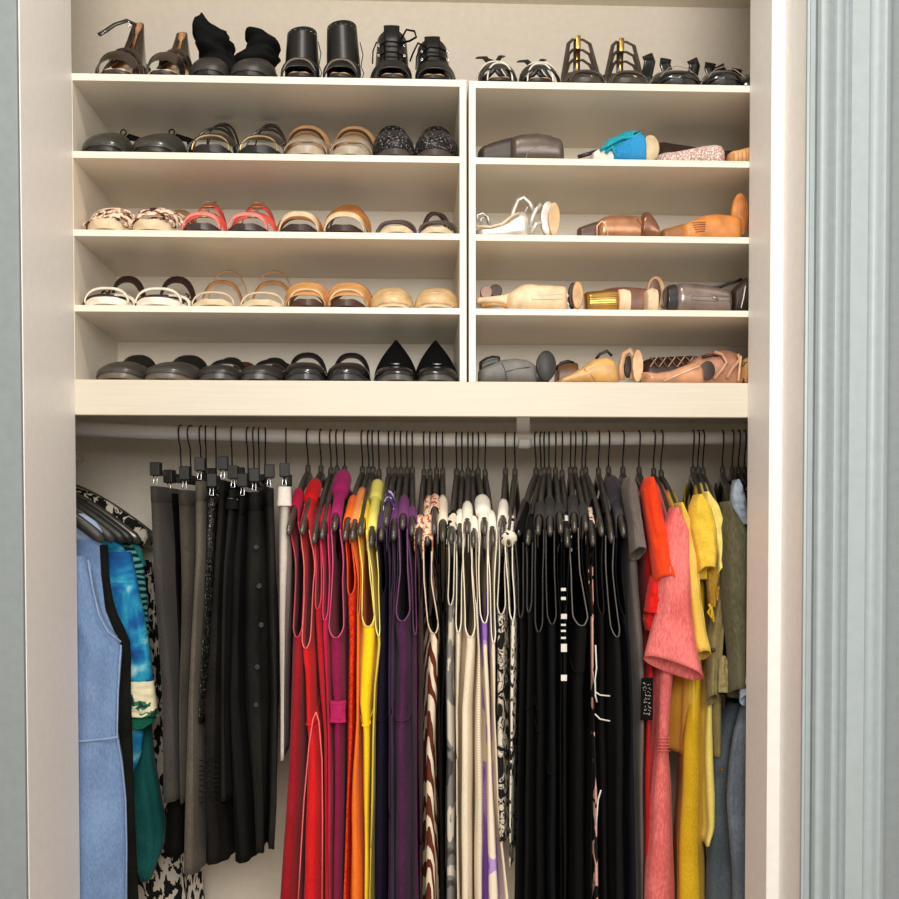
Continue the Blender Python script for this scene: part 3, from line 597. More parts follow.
# ------------------------------------------------------------------ garments facing out on the side rod
SX = at(62, 450, .45).x; SZ = 1.533
sr = thing('side_rod', 'white side rod running front to back behind the left jamb', 'rod', (SX, .3, SZ))
M().sweep([(SX, .02, SZ), (SX, YB, SZ)], .0125, .0125, 16).build('tube', rodm, sr, sr.location)
def side_hanger(Y, label, dx=0, thick=1.0):
    t = thing('clothes_hanger', label, 'hanger', (SX, Y, SZ), 'hangers facing out on the side rod')
    wire = [Vector((-(.0125+.003)*math.cos(math.radians(a)), 0, (.0125+.003)*math.sin(math.radians(a)))) for a in range(-20, 200, 18)]
    wire += [Vector((.020, 0, -.012)), Vector((.020, 0, -.028)), Vector((.006, 0, -.045)), Vector((0, 0, -.08))]
    M().sweep(wire, .0028*thick, .0028*thick, 8, (0, 1, 0)).build('hook', hookm, t)
    path = [Vector((i/16*.21, 0, armz(i/16))) for i in range(-16, 17)]
    M().sweep(path, .007, .012*thick, 12, (0, 1, 0), taper=[.6]+[1]*31+[.6]).build('shoulders', leather((44, 42, 38), .45, 0, 0, .02) if Y < .3 else hangm, t)
    return t
for Y, l in ((.47, 'black hanger nearest the back wall on the side rod'), (.43, 'black hanger in front of the rearmost one on the side rod'), (.335, 'grey-black hanger holding the teal striped cardigan'), (.27, 'grey-black hanger holding the blue watercolour top'),
             (.21, 'grey-black hanger in front of the blue watercolour top'), (.13, 'dark hanger holding the black tank top at left'), (.055, 'dark hanger holding the denim-blue dress')):
    side_hanger(Y, l, 0, 1.5 if Y > .4 else 1)
def face(name, label, cat, mat, rows, Y, ry, extra=(), **k):
    o = thing(name, label, cat, at((rows[0][1]+rows[0][2])/2, rows[0][0], Y)); og = o.location
    tube(M(), rows, Y, ry, **k).build('body', mat, o, og, solid=.0014)
    for nm, mt, rw, Y2, r2, kk in extra: tube(M(), rw, Y2, r2, **kk).build(nm, mt, o, og, solid=.0014)
    return o
BLU = fabric((112, 138, 176), 350, var=10, bump=.4)
o = face('denim_dress', 'sleeveless denim-blue dress facing out beside the left jamb', 'dress', BLU,
    [(556, 40, 84), (575, 40, 92), (600, 38, 97), (620, 36, 103), (632, 34, 112), (641, 34, 121), (650, 34, 121.5), (700, 34, 118), (733, 34, 117), (760, 32, 122), (800, 30, 126), (850, 30, 127), (960, 26, 126)], .05, .03,
    [('back_panel', BLU, [(540, 60, 99), (575, 60, 101), (610, 60, 105), (632, 60, 114), (642, 60, 120)], .085, .004, dict(wr=.001)),
     ('shoulder_strap', fabric((150, 168, 196), 350), [(514, 40, 84), (522, 40, 96), (531, 60, 102), (545, 76, 101)], .10, .01, dict(wr=.001))], wr=.008, fold=3, seed=2)
q = [at(a, b, .03) for a, b in ((88, 560), (93, 590), (99, 615), (108, 632), (121, 642))]
M().sweep(q, .002, .002, 6, (0, 1, 0)).build('armhole_binding', fabric((134, 157, 192), 350), o, o.location)
M().sweep([at(a, b, .012) for a, b in ((60, 743), (85, 741), (105, 739), (118, 737))], .0018, .0022, 6, (0, 1, 0)).build('waist_seam', fabric((134, 157, 192), 350), o, o.location)
M().sweep([at(a, b, .022) for a, b in ((121, 645), (118, 690), (117, 735), (122, 765), (125.5, 800), (126.5, 850), (126, 920))], .0018, .0018, 6, (0, 1, 0)).build('side_seam', fabric((134, 157, 192), 350), o, o.location)
face('tank_top', 'black dress whose armhole edge shows behind the denim dress', 'dress', fb(34, 32, 30), [(545, 60, 107), (580, 60, 109), (610, 60, 115), (632, 60, 126), (645, 60, 131), (700, 60, 131), (800, 60, 134), (960, 60, 141)], .14, .02, wr=.003)
face('watercolour_blouse', 'blue watercolour print top with cream flowered sleeve band', 'blouse', bluep, [(540, 70, 118), (560, 75, 131), (600, 80, 138), (640, 100, 146), (680, 105, 150), (760, 108, 140), (778, 112, 130)], .235, .022,
    [('sleeve', bluep, [(552, 106, 131), (600, 110, 141), (650, 117, 150), (682, 120, 153)], .19, .02, dict(wr=.003)), ('sleeve_band', creamg, [(681, 119, 154), (716, 118, 158)], .188, .021, dict(wr=.003)),
     ('sleeve_lining', fb(20, 110, 84), [(714, 119, 158), (722, 124, 154), (728, 132, 144)], .20, .014, dict(wr=.002))], seed=4)
face('teal_cardigan', 'teal striped cardigan with a deep draped hem', 'cardigan', tealp, [(500, 40, 86), (520, 40, 106), (545, 50, 132), (565, 60, 143), (600, 80, 147), (660, 90, 150), (715, 100, 152)], .33, .02,
    [('shoulder', fb(40, 140, 134), [(496, 50, 82), (508, 50, 98), (528, 60, 122), (548, 90, 141), (566, 132, 146)], .36, .012, dict(wr=.001)),
     ('hem_drape', fb(16, 84, 82), [(700, 122, 150), (740, 125, 152), (780, 128, 158), (825, 131, 166), (845, 134, 164), (862, 138, 157), (878, 143, 151)], .30, .03, dict(wr=.006, fold=5))], seed=9)
face('floral_blouse', 'cream and black floral blouse at the back of the side rod', 'blouse', floral, [(488, 60, 80), (500, 60, 106), (515, 60, 128), (528, 70, 146), (538, 80, 148), (552, 80, 140), (700, 80, 136)], .415, .015)
face('print_skirt', 'black and white print skirt low behind the teal cardigan', 'skirt', mono, [(560, 130, 152), (760, 132, 168), (860, 134, 184), (960, 130, 188)], .485, .02, wr=.008, fold=4)
face('dash_skirt', 'black and white dashed print skirt below the taupe trousers', 'skirt', mono2, [(560, 165, 190), (860, 182, 202), (960, 184, 208)], .475, .02, wr=.006, fold=4)
# ------------------------------------------------------------------ shoes
OUT = {'round': [(0, 0), (.012, .36), (.035, .58), (.08, .80), (.15, .95), (.25, 1.0), (.36, .95), (.5, .80), (.65, .70), (.8, .72), (.9, .68), (.96, .5), (.99, .28), (1, 0)],
       'point': [(0, 0), (.012, .14), (.035, .26), (.08, .46), (.15, .70), (.25, .92), (.36, .93), (.5, .78), (.65, .66), (.8, .66), (.9, .62), (.96, .46), (.99, .26), (1, 0)]}
SS = [0, .005, .015, .03, .05, .08, .12, .16, .21, .26, .31, .36, .42, .48, .54, .6, .66, .72, .78, .84, .89, .93, .96, .985, 1]
def shoe(label, group, loc, rz=0, rx=0, ry=0, L=.245, w=.043, H=.01, plat=.006, hs=1.0, toe='round', side=1, sole=None, lining=None, upper=None, vamp=None, quarter=0, straps=(), heel=None, name='shoe', cat='shoe', wedge=False, toeh=.0, topl=None, extra=None, scale=1):
    t = thing(name, label, cat, loc, group); t.rotation_euler = (rx, ry, rz)
    quarter *= hs; vamp = (vamp[0], vamp[1]*hs) if vamp else None
    wt = OUT[toe]
    W_ = lambda s: interp(wt, s)[0]*w
    cx = lambda s: side*(.007*math.sin(PI*min(1, s*1.1))-.004)
    zf = lambda s: plat+H*sm((s-.30)/.48)+(.006+toeh)*(1-sm(s/.14))
    rings = []
    ts = .004 if H > .03 and not wedge else None
    for s in SS:
        ww = max(W_(s), .0006); z1 = zf(s)
        z0 = max(0, z1-ts-(plat-.003)*(1-sm((s-.2)/.2))) if ts else (.0055+toeh)*(1-sm(s/.10))*.8
        c = cx(s); y = s*L; e = min(.002, (z1-z0)*.3)
        rings.append([Vector((c-ww, y, z0+e)), Vector((c-ww, y, z1-e)), Vector((c-ww*.96, y, z1)), Vector((c, y, z1)), Vector((c+ww*.96, y, z1)), Vector((c+ww, y, z1-e)), Vector((c+ww, y, z0+e)), Vector((c+ww*.94, y, z0)), Vector((c, y, z0)), Vector((c-ww*.94, y, z0))])
    M().rings(rings).build('sole', sole, t, angle=45)
    rings = []
    for s in SS[2:-1]:
        ww = W_(s)*.93; z1 = zf(s)+.0002; c = cx(s); y = s*L
        rings.append([Vector((c-ww, y, z1)), Vector((c-ww*.9, y, z1+.0022)), Vector((c, y, z1+.0014)), Vector((c+ww*.9, y, z1+.0022)), Vector((c+ww, y, z1)), Vector((c, y, z1-.001))])
    M().rings(rings).build('insole', lining, t)
    if upper and (vamp or quarter):
        sv, hv = vamp or (0, 0); n = 20; m = M(); g = []
        rim = []
        for s in SS:
            row = []; ww = W_(s)*1.02+.0012
            if vamp: hh = hv*(max(0, min(1, s/(sv*.62))))**.5*(1-.0*s) if s <= sv else lerp(hv, max(quarter, .001), sm((s-sv)/(1-sv)))
            else: hh = quarter
            for k in range(n+1):
                a = PI*k/n; row.append(Vector((cx(s)-ww*math.copysign(abs(math.cos(a))**.75, math.cos(a)), s*L, zf(s)-.001+hh*math.sin(a)**.85)))
            g.append(row)
        vs = [p for r in g for p in r]; fs = []
        for i in range(len(SS)-1):
            s = (SS[i]+SS[i+1])/2
            for k in range(n):
                a = abs((k+.5)/n-.5)*2   # 0 top .. 1 side
                if s > sv:
                    if not quarter: continue
                    op = .62+.0*s if s < .9 else .62*(1-sm((s-.9)/.1))+.1
                    op = min(op, ((s-sv)/.10)**.5*.62)
                    if a < op: continue
                fs.append((i*(n+1)+k, i*(n+1)+k+1, (i+1)*(n+1)+k+1, (i+1)*(n+1)+k))
        m.add(vs, fs).build('upper', upper, t, weld=.0002, solid=.0022)
    for st in straps:   # dict: s, h, w (width), lean, mat, wx, s2 (other foot of the strap), th, name
        s = st['s']; s2 = st.get('s2', s); pts = []; n = 18
        wx = st.get('wx', 1)
        for k in range(n+1):
            a = PI*k/n; q = k/n; ss = lerp(s, s2, q); c = cx(ss); ww = (W_(ss)*wx+.0015)
            pts.append(Vector((c-ww*math.copysign(abs(math.cos(a))**st.get('sq', .8), math.cos(a)), ss*L+st.get('lean', 0)*math.sin(a), lerp(zf(s), zf(s2), q)-.003+st['h']*hs*math.sin(a)**.9)))
        q_ = M().sweep(pts, st.get('th', .0016), st['w']/2, 8, (0, 0, 1)) if False else None
        # strap section: wide along the foot, thin across
        m = M(); rings = []
        tilt = st.get('tilt', .25)+(1.6 if 'ankle' in st.get('name', '') or 'instep' in st.get('name', '') or 'edge' in st.get('name', '') else .65)
        for i, p in enumerate(pts):
            tn = (pts[min(i+1, n)]-pts[max(i-1, 0)]).normalized(); d = Vector((0, 1, tilt)).normalized(); d = (d-tn*d.dot(tn)).normalized(); nn = tn.cross(d); hw = st['w']/2*(1-st.get('pinch', 0)*math.sin(PI*i/n)); th = st.get('th', .0013)
            rings.append([p-d*hw-nn*th*.6, p-d*hw*.9-nn*th, p+d*hw*.9-nn*th, p+d*hw-nn*th*.6, p+d*hw+nn*th*.6, p+d*hw*.9+nn*th, p-d*hw*.9+nn*th, p-d*hw+nn*th*.6])
        so = m.rings(rings).build(st.get('name', 'strap'), st['mat'], t)
        if st.get('buckle'):
            i = st.get('bi', n//2); p = pts[i]; hw = st['w']/2+.003; r_ = []
            tn = (pts[min(i+1, n)]-pts[max(i-1, 0)]).normalized(); d = Vector((0, 1, tilt)); d = (d-tn*d.dot(tn)).normalized(); nn = tn.cross(d)
            if nn.y > 0 or nn.z < 0: nn = -nn
            b = st.get('bl', .009)
            M().sweep([p+nn*.003+d*hw*sx+tn*b*sy for sx, sy in ((-1, -1), (-1, 0), (-1, 1), (0, 1), (1, 1), (1, 0), (1, -1), (0, -1))], .0013, .0013, 6, (0, 0, 1), close=True).build('buckle', st['buckle'], so)
    if heel:
        hm, hs, hw0, hw1 = heel; rings = []
        for i in range(6):
            q = i/5; z = lerp(zf(.9)-.003, 0, q); hw = lerp(hw0, hw1, q**.6); yc = lerp(L*.9, L*(.9+hs), q); r = []
            for k in range(12):
                a = 2*PI*k/12; r.append(Vector((hw*math.cos(a), yc+hw*math.sin(a)*1.05, z)))
            rings.append(r)
        M().rings(rings).build('heel', hm, t, angle=50)
    if extra: extra(t, W_, zf, cx, L)
    return t
lb = lambda r, g, b, **k: leather((r, g, b), **k)
BK = lb(22, 21, 20, rough=.4); BKG = lb(16, 15, 15, rough=.18, coat=.8); SUE = fabric((26, 25, 26), 300, var=4); TAN = lb(196, 148, 100, rough=.6); BEI = lb(222, 196, 160, rough=.6); GRN = lb(52, 50, 44, rough=.3, coat=.3)
BRN = lb(74, 44, 30, rough=.45); TANS = lb(178, 128, 82, rough=.5); COR = lb(226, 84, 74, rough=.45); WHT = lb(240, 228, 212, rough=.5); GLD = lb(212, 176, 122, rough=.35, metal=.5); CAR = lb(184, 112, 48, rough=.4, coat=.3); DKB = lb(52, 32, 26, rough=.5)
GRY = lb(78, 68, 64, rough=.5); WOV = printed('black_woven_leather', [(0, (18, 17, 17)), (.5, (44, 42, 42)), (.62, (120, 116, 114))], 260, 1, 0, rough=.35)
def shelf_z(row, right=False): return (Z[0], Z[2], Z[4], Z[6], Z[8]+.0008)[row]-(.0018*(1-row/4) if right else 0)
def pair(row, spans, label, spec, right=False, Y=.006, name='shoe', cat='shoe', rz=(0, 0), diffs=(None, None), which=('left shoe of the pair', 'right shoe of the pair'), py=None):
    g = label+' pair'; z = shelf_z(row, right); out = []
    for i, (a, b) in enumerate(spans):
        y0 = py or (Z[row*2]); P_ = at((a+b)/2, 300, Y); zz = z
        yy = pj(Vector((P_.x, Y, z)))[1]; A = at(a, yy, Y+.05).x; B = at(b, yy, Y+.05).x
        sp = dict(spec); sp['w'] = (B-A)/2*.97; sp['hs'] = (1.25, 1.35, 1.2, 1.1, 1.0)[row]
        if diffs[i]: sp.update(diffs[i])
        lab = sp.pop('lab', None) or f'{label}, {which[i]}'
        sp['side'] = (-1, 1)[i]
        out.append(shoe(lab, g, ((A+B)/2, Y, z), rz=sp.pop('rz', rz[i]), name=name, cat=cat, **sp))
    return out
# row 0, left unit
def cuffboot(h, tw, mat, lin, strapmat=None, flap=0, lean=.0, front=.62):
    def ex(t, W_, zf, cx, L):   # open-fronted ankle shaft rising behind the toe strap
        m = M(); n = 20; rings = []; rows = 10; V = []; 
        for i in range(rows+1):
            q = i/rows; r = []
            for k in range(n+1):
                a = -PI*front+2*PI*front*k/n; rx = lerp(.034, tw, q**.7); ry = lerp(.07, tw*1.0, q**.5); yc = lerp(L*.66, L*.80, q**.6)
                zt = zf(.6)+q*h*(1-.30*(abs(k/n-.5)*2)**2)
                r.append(Vector((rx*math.sin(a)+lean*q, yc+ry*math.cos(a), zt)))
            V.append(r)
        vs = [p for r in V for p in r]
        m.add(vs, [(i*(n+1)+k, i*(n+1)+k+1, (i+1)*(n+1)+k+1, (i+1)*(n+1)+k) for i in range(rows) for k in range(n)])
        o = m.build('shaft', mat, t, solid=.002)
        vs2 = [Vector((p.x*.93, L*.72+(p.y-L*.72)*.95, p.z-.001)) for p in vs]
        M().add(vs2, [(i*(n+1)+k, i*(n+1)+k+1, (i+1)*(n+1)+k+1, (i+1)*(n+1)+k) for i in range(rows) for k in range(n)]).build('lining', lin, t)
        if flap:
            z = zf(.6)+h*.80
            M().band([(lean+.004, L*.66, z), (lean-.012, L*.6, z+.003), (lean-.034, L*.55, z-.010), (lean-.050, L*.5, z-.028), (lean-.062, L*.46, z-.040)], (0, .2, 1), .0042, .003).build('loose_strap', mat, t)
            M().sweep([(lean-tw*.4, L*.5, z-.02), (lean-tw*.4, L*.5, z-.008), (lean-tw*.2, L*.5, z-.008), (lean-tw*.2, L*.5, z-.02)], .0012, .0012, 6, (0, 1, 0), close=True).build('buckle', chrome, t)
    return ex
PB = lb(44, 34, 28, rough=.25, coat=.6)
pair(0, ((98, 142), (149, 189)), 'brown-black patent heeled sandal bootie with tan lining', dict(H=.085, plat=.006, sole=PB, lining=BEI, straps=[dict(s=.10, h=.034, w=.035, mat=PB, tilt=.5), dict(s=.34, s2=.46, h=.05, w=.014, mat=PB, lean=.02, tilt=.8), dict(s=.5, s2=.40, h=.06, w=.012, mat=PB, lean=.02, tilt=.8)], heel=(PB, 0, .02, .012), L=.19),
     diffs=(dict(extra=cuffboot(.118, .011, PB, TANS, flap=1, lean=.010, front=.92)), dict(extra=cuffboot(.100, .010, PB, TANS, lean=.004, front=.92))), which=('one with its ankle strap sticking out', 'one without a loose strap'), cat='shoe', name='heeled_sandal')
def slouch(h, top, seed):
    def ex(t, W_, zf, cx, L):
        rings = []; N = 16; n = 30
        for i in range(N+1):
            q = i/N; z = zf(.5)+.018+q*h; r = []
            for k in range(n):
                a = 2*PI*k/n; rr = lerp(.040, .030, q)*(1+.13*math.sin(q*26+seed+2.5*math.sin(a+seed)))*(1+.10*math.sin(3*a+q*11+seed)+.05*math.sin(7*a-q*8))
                pk = top*max(0, math.cos(a+2.4))**3*sm((q-.6)/.4)
                r.append(Vector((rr*math.cos(a)+.008*math.sin(q*4+seed), L*.55+rr*1.25*math.sin(a)-.012*math.sin(q*9+seed), z+.006*math.sin(2*a+seed)*q+pk)))
            rings.append(r)
        M().rings(rings, False, False).build('slouched_shaft', SUE, t, solid=.003)
    return ex
pair(0, ((190, 231), (231, 276)), 'black suede ankle boot with crumpled shaft and grey toe cap', dict(H=.05, plat=.008, sole=BK, lining=BK, upper=lb(50, 46, 44, rough=.45), vamp=(.42, .044), quarter=.05, heel=(BK, 0, .024, .022), L=.21),
     diffs=(dict(extra=slouch(.095, .03, 1)), dict(extra=slouch(.078, .012, 4))), which=('taller one', 'shorter flopped one'), name='ankle_boot')
def cuff(h, x0, lean):
    def ex(t, W_, zf, cx, L):
        n = 28; rings = []
        for i in range(9):
            q = i/8; rings.append([Vector((lerp(.034, .029, q)*math.cos(2*PI*k/n)+lean*q, L*.5+lerp(.040, .032, q)*math.sin(2*PI*k/n), zf(.45)+.030+q*h+.004*math.cos(2*PI*k/n)*q)) for k in range(n)])
        cuff_ = M().rings(rings, False, False).build('ankle_cuff', BK, t, solid=.0025)
        for q in (.10, .92):
            for k in range(7):
                a = PI*(1.15+.7*k/6); p = Vector((lerp(.034, .029, q)*math.cos(a)*1.03+lean*q, L*.5+lerp(.040, .032, q)*math.sin(a)*1.04, zf(.45)+.030+q*h)); 
                M().sweep([p+Vector((0, .0015, 0)), p-Vector((0, .0015, 0))], .0011, .0011, 6).build('stud', chrome, cuff_)
        for sx in (-1, 1): M().band([(sx*.030, L*.42, zf(.4)), (sx*.033, L*.46, zf(.42)+.02), (sx*.032, L*.5, zf(.45)+.036)], (0, 1, 0), .008, .003).build('side_strap', BK, t)
        M().sweep([(.034, L*.4, zf(.45)+.085), (.040, L*.38, zf(.45)+.06), (.036, L*.37, zf(.45)+.035), (.042, L*.36, zf(.45)+.02), (.036, L*.35, zf(.45)+.005)], .001, .001, 6).build('lace', BK, t)
    return ex
pair(0, ((281, 319), (324, 361)), 'black leather peep-toe with studded ankle cuff', dict(H=.07, plat=.006, sole=BK, lining=TAN, straps=[dict(s=.13, h=.032, w=.04, mat=BK, tilt=.4, name='toe_band'), dict(s=.12, h=.036, w=.004, mat=lb(120, 104, 92), tilt=.4)], heel=(BK, 0, .02, .014), L=.19),
     diffs=(dict(extra=cuff(.078, 0, 0)), dict(extra=cuff(.092, 0, -.004))), which=('left one with a slumped cuff', 'right one with a straight cuff'), name='peep_toe_bootie')
def laceup(h, dx):
    def ex(t, W_, zf, cx, L):
        n = 22; V = []
        for i in range(9):
            q = i/8; r = []
            for k in range(n+1):
                a = -PI*.84+2*PI*.84*k/n; rx = lerp(.036, .029, q); r.append(Vector((rx*math.sin(a)+dx*q, lerp(L*.52, L*.62, q)+lerp(.06, .036, q)*math.cos(a), zf(.4)+.010+q*h*(1-.1*abs(math.sin(a))))))
            V.append(r)
        M().add([p for r in V for p in r], [(i*(n+1)+k, i*(n+1)+k+1, (i+1)*(n+1)+k+1, (i+1)*(n+1)+k) for i in range(8) for k in range(n)]).build('shaft', BK, t, solid=.003); shaft_ = [c for c in t.children if c.name.startswith('shaft')][0]
        ty = L*.5-.05
        M().band([(dx*.2, L*.28, zf(.3)+.025), (dx*.4, L*.33, zf(.3)+.05), (dx, L*.40, zf(.3)+h*.9), (dx*1.2, L*.42, zf(.3)+h*1.15)], (1, 0, 0), .016, .004).build('tongue', BK, t)
        for k in range(4):
            z = zf(.35)+.024+k*h*.19; y = L*.26+k*.006
            M().sweep([(-.024, y+.006, z), (-.01, y-.003, z+.005), (.01, y-.003, z+.004), (.024, y+.006, z+.001)], .0017, .0024, 6, (0, 0, 1)).build('lace', SUE, t)
            for sx in (-1, 1): M().sweep([(sx*.026+.0022*math.cos(a*PI/4), y+.003, z+.0022*math.sin(a*PI/4)) for a in range(8)], .0008, .0008, 5, (0, 1, 0), close=True).build('eyelet', chrome, shaft_)
        M().sweep([(.016, y, z+.006), (.03, y-.005, z+.028), (.046, y, z+.028), (.05, y, z+.016), (.036, y-.004, z+.006), (.018, y, z+.004)] if h > .11 else [(-.016, y, z+.006), (-.034, y-.005, z+.012), (-.044, y, z-.006), (-.05, y, z-.022)], .0035, .0018, 6, (0, 1, 0)).build('bow_loop', SUE, t)
        M().sweep([(-.03, L*.3, z), (-.037, L*.28, z-.02), (-.038, L*.28, z-.045)], .0014, .0014, 6).build('lace_end', SUE, t)
    return ex
pair(0, ((371, 412), (415, 455)), 'black lace-up open-toe ankle boot with eyelets', dict(H=.06, plat=.006, sole=BK, lining=TAN, straps=[dict(s=.11, h=.030, w=.035, mat=BK, tilt=.4, name='toe_band'), dict(s=.24, h=.040, w=.02, mat=BK, tilt=.5)], heel=(BK, 0, .02, .018), L=.20),
     diffs=(dict(extra=laceup(.122, 0)), dict(extra=laceup(.104, -.004))), which=('left taller one with a big bow loop', 'right shorter one'), name='lace_up_bootie')
# row 0, right unit
def arcs(t, specs):
    for nm, pts, r, r2, mt in specs: M().sweep(pts, r*1.15, r2, 8, (1, 0, .4)).build(nm, mt, t)
def strappy(h, k_):
    h = h*1.5
    def ex(t, W_, zf, cx, L):
        z = zf(.5); y = L*.5; s = k_
        arcs(t, [('ankle_strap', [(-.032, y, z), (-.026, y+.02, z+h*.55), (-.01*s, y+.02, z+h*.9), (.016, y+.03, z+h*.8), (.03, y+.02, z+h*.4), (.034, y, z)], .006, .0016, BK),
                 ('piping', [(-.032, y-.004, z+.004), (-.024, y+.014, z+h*.5), (-.006*s, y+.012, z+h*.72), (.012, y+.012, z+h*.66), (.026, y+.012, z+h*.36), (.034, y-.004, z)], .0012, .0012, WHT),
                 ('ankle_strap', [(-.03, y, z+.01), (-.005, y-.005, z+h*.45), (.012, y+.01, z+h*.95), (.02, y+.03, z+h*1.05)], .005, .0016, BK),
                 ('ankle_strap', [(.03, y, z+.01), (.008, y-.005, z+h*.4), (-.02, y+.01, z+h*.9), (-.034, y+.03, z+h*1.02)], .005, .0016, BK),
                 ('heel_counter', [(-.03, L*.8, z+.01), (-.018, L*.95, z+.03), (0, L, z+.035), (.018, L*.95, z+.03), (.03, L*.8, z+.01)], .018, .0016, BK)])
    return ex
pair(0, ((477, 516), (519, 559)), 'black strappy heeled sandal with white piping and tan insole', dict(H=.06, plat=.005, sole=BK, lining=TAN, straps=[dict(s=.14, h=.034, w=.045, mat=BK, tilt=.1, name='toe_band'), dict(s=.04, h=.030, w=.0026, mat=WHT, tilt=.2, name='piping', lean=.006), dict(s=.30, h=.046, w=.016, mat=BK, tilt=.3), dict(s=.25, h=.048, w=.0024, mat=WHT, tilt=.3, name='piping')], heel=(BK, 0, .015, .008), L=.18),
     True, diffs=(dict(extra=strappy(.05, 1)), dict(extra=strappy(.046, -1))), name='heeled_sandal')
def cage(h, dx):
    h = h*1.16
    def ex(t, W_, zf, cx, L):
        z = zf(.7); y = L*.86
        zt = z+h
        M().band([(dx, y+.01, z-.01), (dx, y+.012, z+h*.5), (dx, y+.008, zt)], (1, 0, 0), .0075, .003).build('back_panel', BRB, t)
        M().band([(dx, y+.004, z+.01), (dx, y+.006, z+h*.5), (dx, y+.002, zt+.001)], (1, 0, 0), .0028, .002).build('zipper', goldm, t); zip_ = [c for c in t.children if c.name.startswith('zipper')][0]
        M().box((dx-.005, y-.010, zt-.026), (dx+.005, y-.004, zt+.002)).build('zipper_pull', goldm, zip_, bevel=.001)
        for q, e in ((.97, .0), (.72, .0), (.48, .0)):
            for sx, spread in ((-1, 1.0), (1, .7)):
                M().sweep([(dx, y+.004, z+h*q), (dx+sx*.012*spread, y-.012, z+h*(q-.06)), (dx+sx*.026*spread, L*.62, z+h*(q-.34)), (sx*.037, L*.42, zf(.4)+.012+.02*q), (sx*.039, L*.33, zf(.3)+.002)], .0042, .0022, 8, (1, 0, 0)).build('cage_strap', BRB, t)
    return ex
BRB = lb(62, 52, 42, rough=.4, coat=.3)
pair(0, ((562, 604), (605, 648)), 'brown-black cage sandal with gold back zipper', dict(H=.075, plat=.008, sole=BRB, lining=BRB, straps=[dict(s=.08, h=.020, w=.008, mat=BRB, tilt=.3, name='toe_band'), dict(s=.17, h=.026, w=.010, mat=BRB, tilt=.3), dict(s=.27, s2=.33, h=.034, w=.009, mat=BRB, tilt=.3)], heel=(BRB, 0, .014, .007), L=.18),
     True, diffs=(dict(extra=cage(.075, .006)), dict(extra=cage(.072, .010))), which=('left one, nearer the white-piped sandals', 'right one, nearer the patent shoes'), name='cage_sandal')
def patent(h):
    def ex(t, W_, zf, cx, L):
        z = zf(.6)
        for sx, hh in ((-1, h), (1, h*.92)):
            M().band([(sx*.028-.012, L*.6, z), (sx*.024-.014, L*.66, z+hh*.5), (sx*.016-.014, L*.7, z+hh*.85), (sx*.020-.016, L*.7, z+hh)], (1, 0, 0), .012, .003).build('ankle_flap', BKG, t)
        M().band([(-.036, L*.8, z+h*.5), (-.02, L*.95, z+h*.62), (0, L, z+h*.6), (.01, L*.93, z+h*.5)], (0, 0, 1), .014, .003).build('heel_counter', BKG, t)
        M().sweep([(-.038, L*.04, .02), (-.02, L*.10, .042), (0, L*.13, .050), (.02, L*.10, .042), (.038, L*.04, .02)], .0008, .0008, 6).build('topstitch', lb(150, 140, 130), t)
    return ex
pair(0, ((650, 698), (699, 742)), 'black patent round-toe shoe with upright ankle flaps', dict(H=.03, plat=.01, sole=BKG, lining=BK, upper=BKG, vamp=(.40, .034), quarter=.03, heel=(BKG, 0, .022, .02), L=.19), True,
     diffs=(dict(extra=patent(.092)), dict(extra=patent(.084))), which=('left one beside the gold-zip sandals', 'right one beside the jamb'), name='patent_shoe')
shoe('black patent boot cut off by the right jamb on the top shelf', None, (at(757, 90, .03).x, .03, shelf_z(0, True)), H=.05, plat=.008, sole=BKG, lining=BK, upper=BKG, vamp=(.4, .05), quarter=.08, w=.04, L=.2, heel=(BKG, 0, .02, .018), extra=patent(.075), name='patent_boot')
# row 1 left
def backstrap(h, mat, dx=.0, s=.7):
    def ex(t, W_, zf, cx, L):
        M().band([(-.03, L*s, .02), (-.028, L*s+.01, h*.8), (-.01+dx, L*s+.02, h), (.018+dx, L*s+.02, h*.92), (.036, L*s, .02)], (0, .3, 1), .009, .003).build('elastic_strap', mat, t)
        M().sweep([(-.016+.006*math.cos(a*PI/5)+dx, L*s, h+.002+.006*math.sin(a*PI/5)) for a in range(10)], .0014, .0014, 6, (0, 1, 0), close=True).build('pull_loop', mat, t)
    return ex
pair(1, ((80, 131), (131, 182)), 'dark olive-grey leather clog with black elastic strap', dict(H=.012, plat=.008, sole=BK, lining=BK, upper=GRN, vamp=(.42, .040), quarter=.045, L=.235), rz=(-.10, -.10), diffs=(dict(extra=backstrap(.102, SUE, .004)), dict(extra=backstrap(.104, SUE, .004))), name='leather_clog')
GT = lb(196, 160, 110, rough=.35, metal=.4)
for_ = [dict(s=.17, h=.030, w=.05, mat=BKG, tilt=.0, name='toe_band'), dict(s=.06, h=.024, w=.003, mat=GT, tilt=.2, name='gold_trim', lean=.01), dict(s=.40, h=.056, w=.009, mat=BKG, tilt=.2), dict(s=.74, h=.074, w=.009, mat=BKG, tilt=.3, name='back_strap'), dict(s=.74, s2=.4, h=.066, w=.007, mat=BKG, tilt=.3)]
pair(1, ((187, 238), (237, 288)), 'black sandal with gold-trimmed toe and arched ankle strap', dict(H=.02, plat=.012, sole=BK, lining=BK, straps=for_, L=.235), name='sandal')
pair(1, ((284, 329), (330, 374)), 'grey-beige slide sandal with a dark-edged tan band', dict(H=.014, plat=.014, sole=lb(176, 160, 140), lining=lb(140, 124, 106), straps=[dict(s=.15, h=.026, w=.04, mat=lb(158, 144, 124), tilt=.0, name='front_band'), dict(s=.42, h=.050, w=.05, mat=TAN, tilt=.2, name='instep_band'), dict(s=.34, h=.052, w=.006, mat=DKB, tilt=.2, name='band_edge')], L=.235), name='slide_sandal')
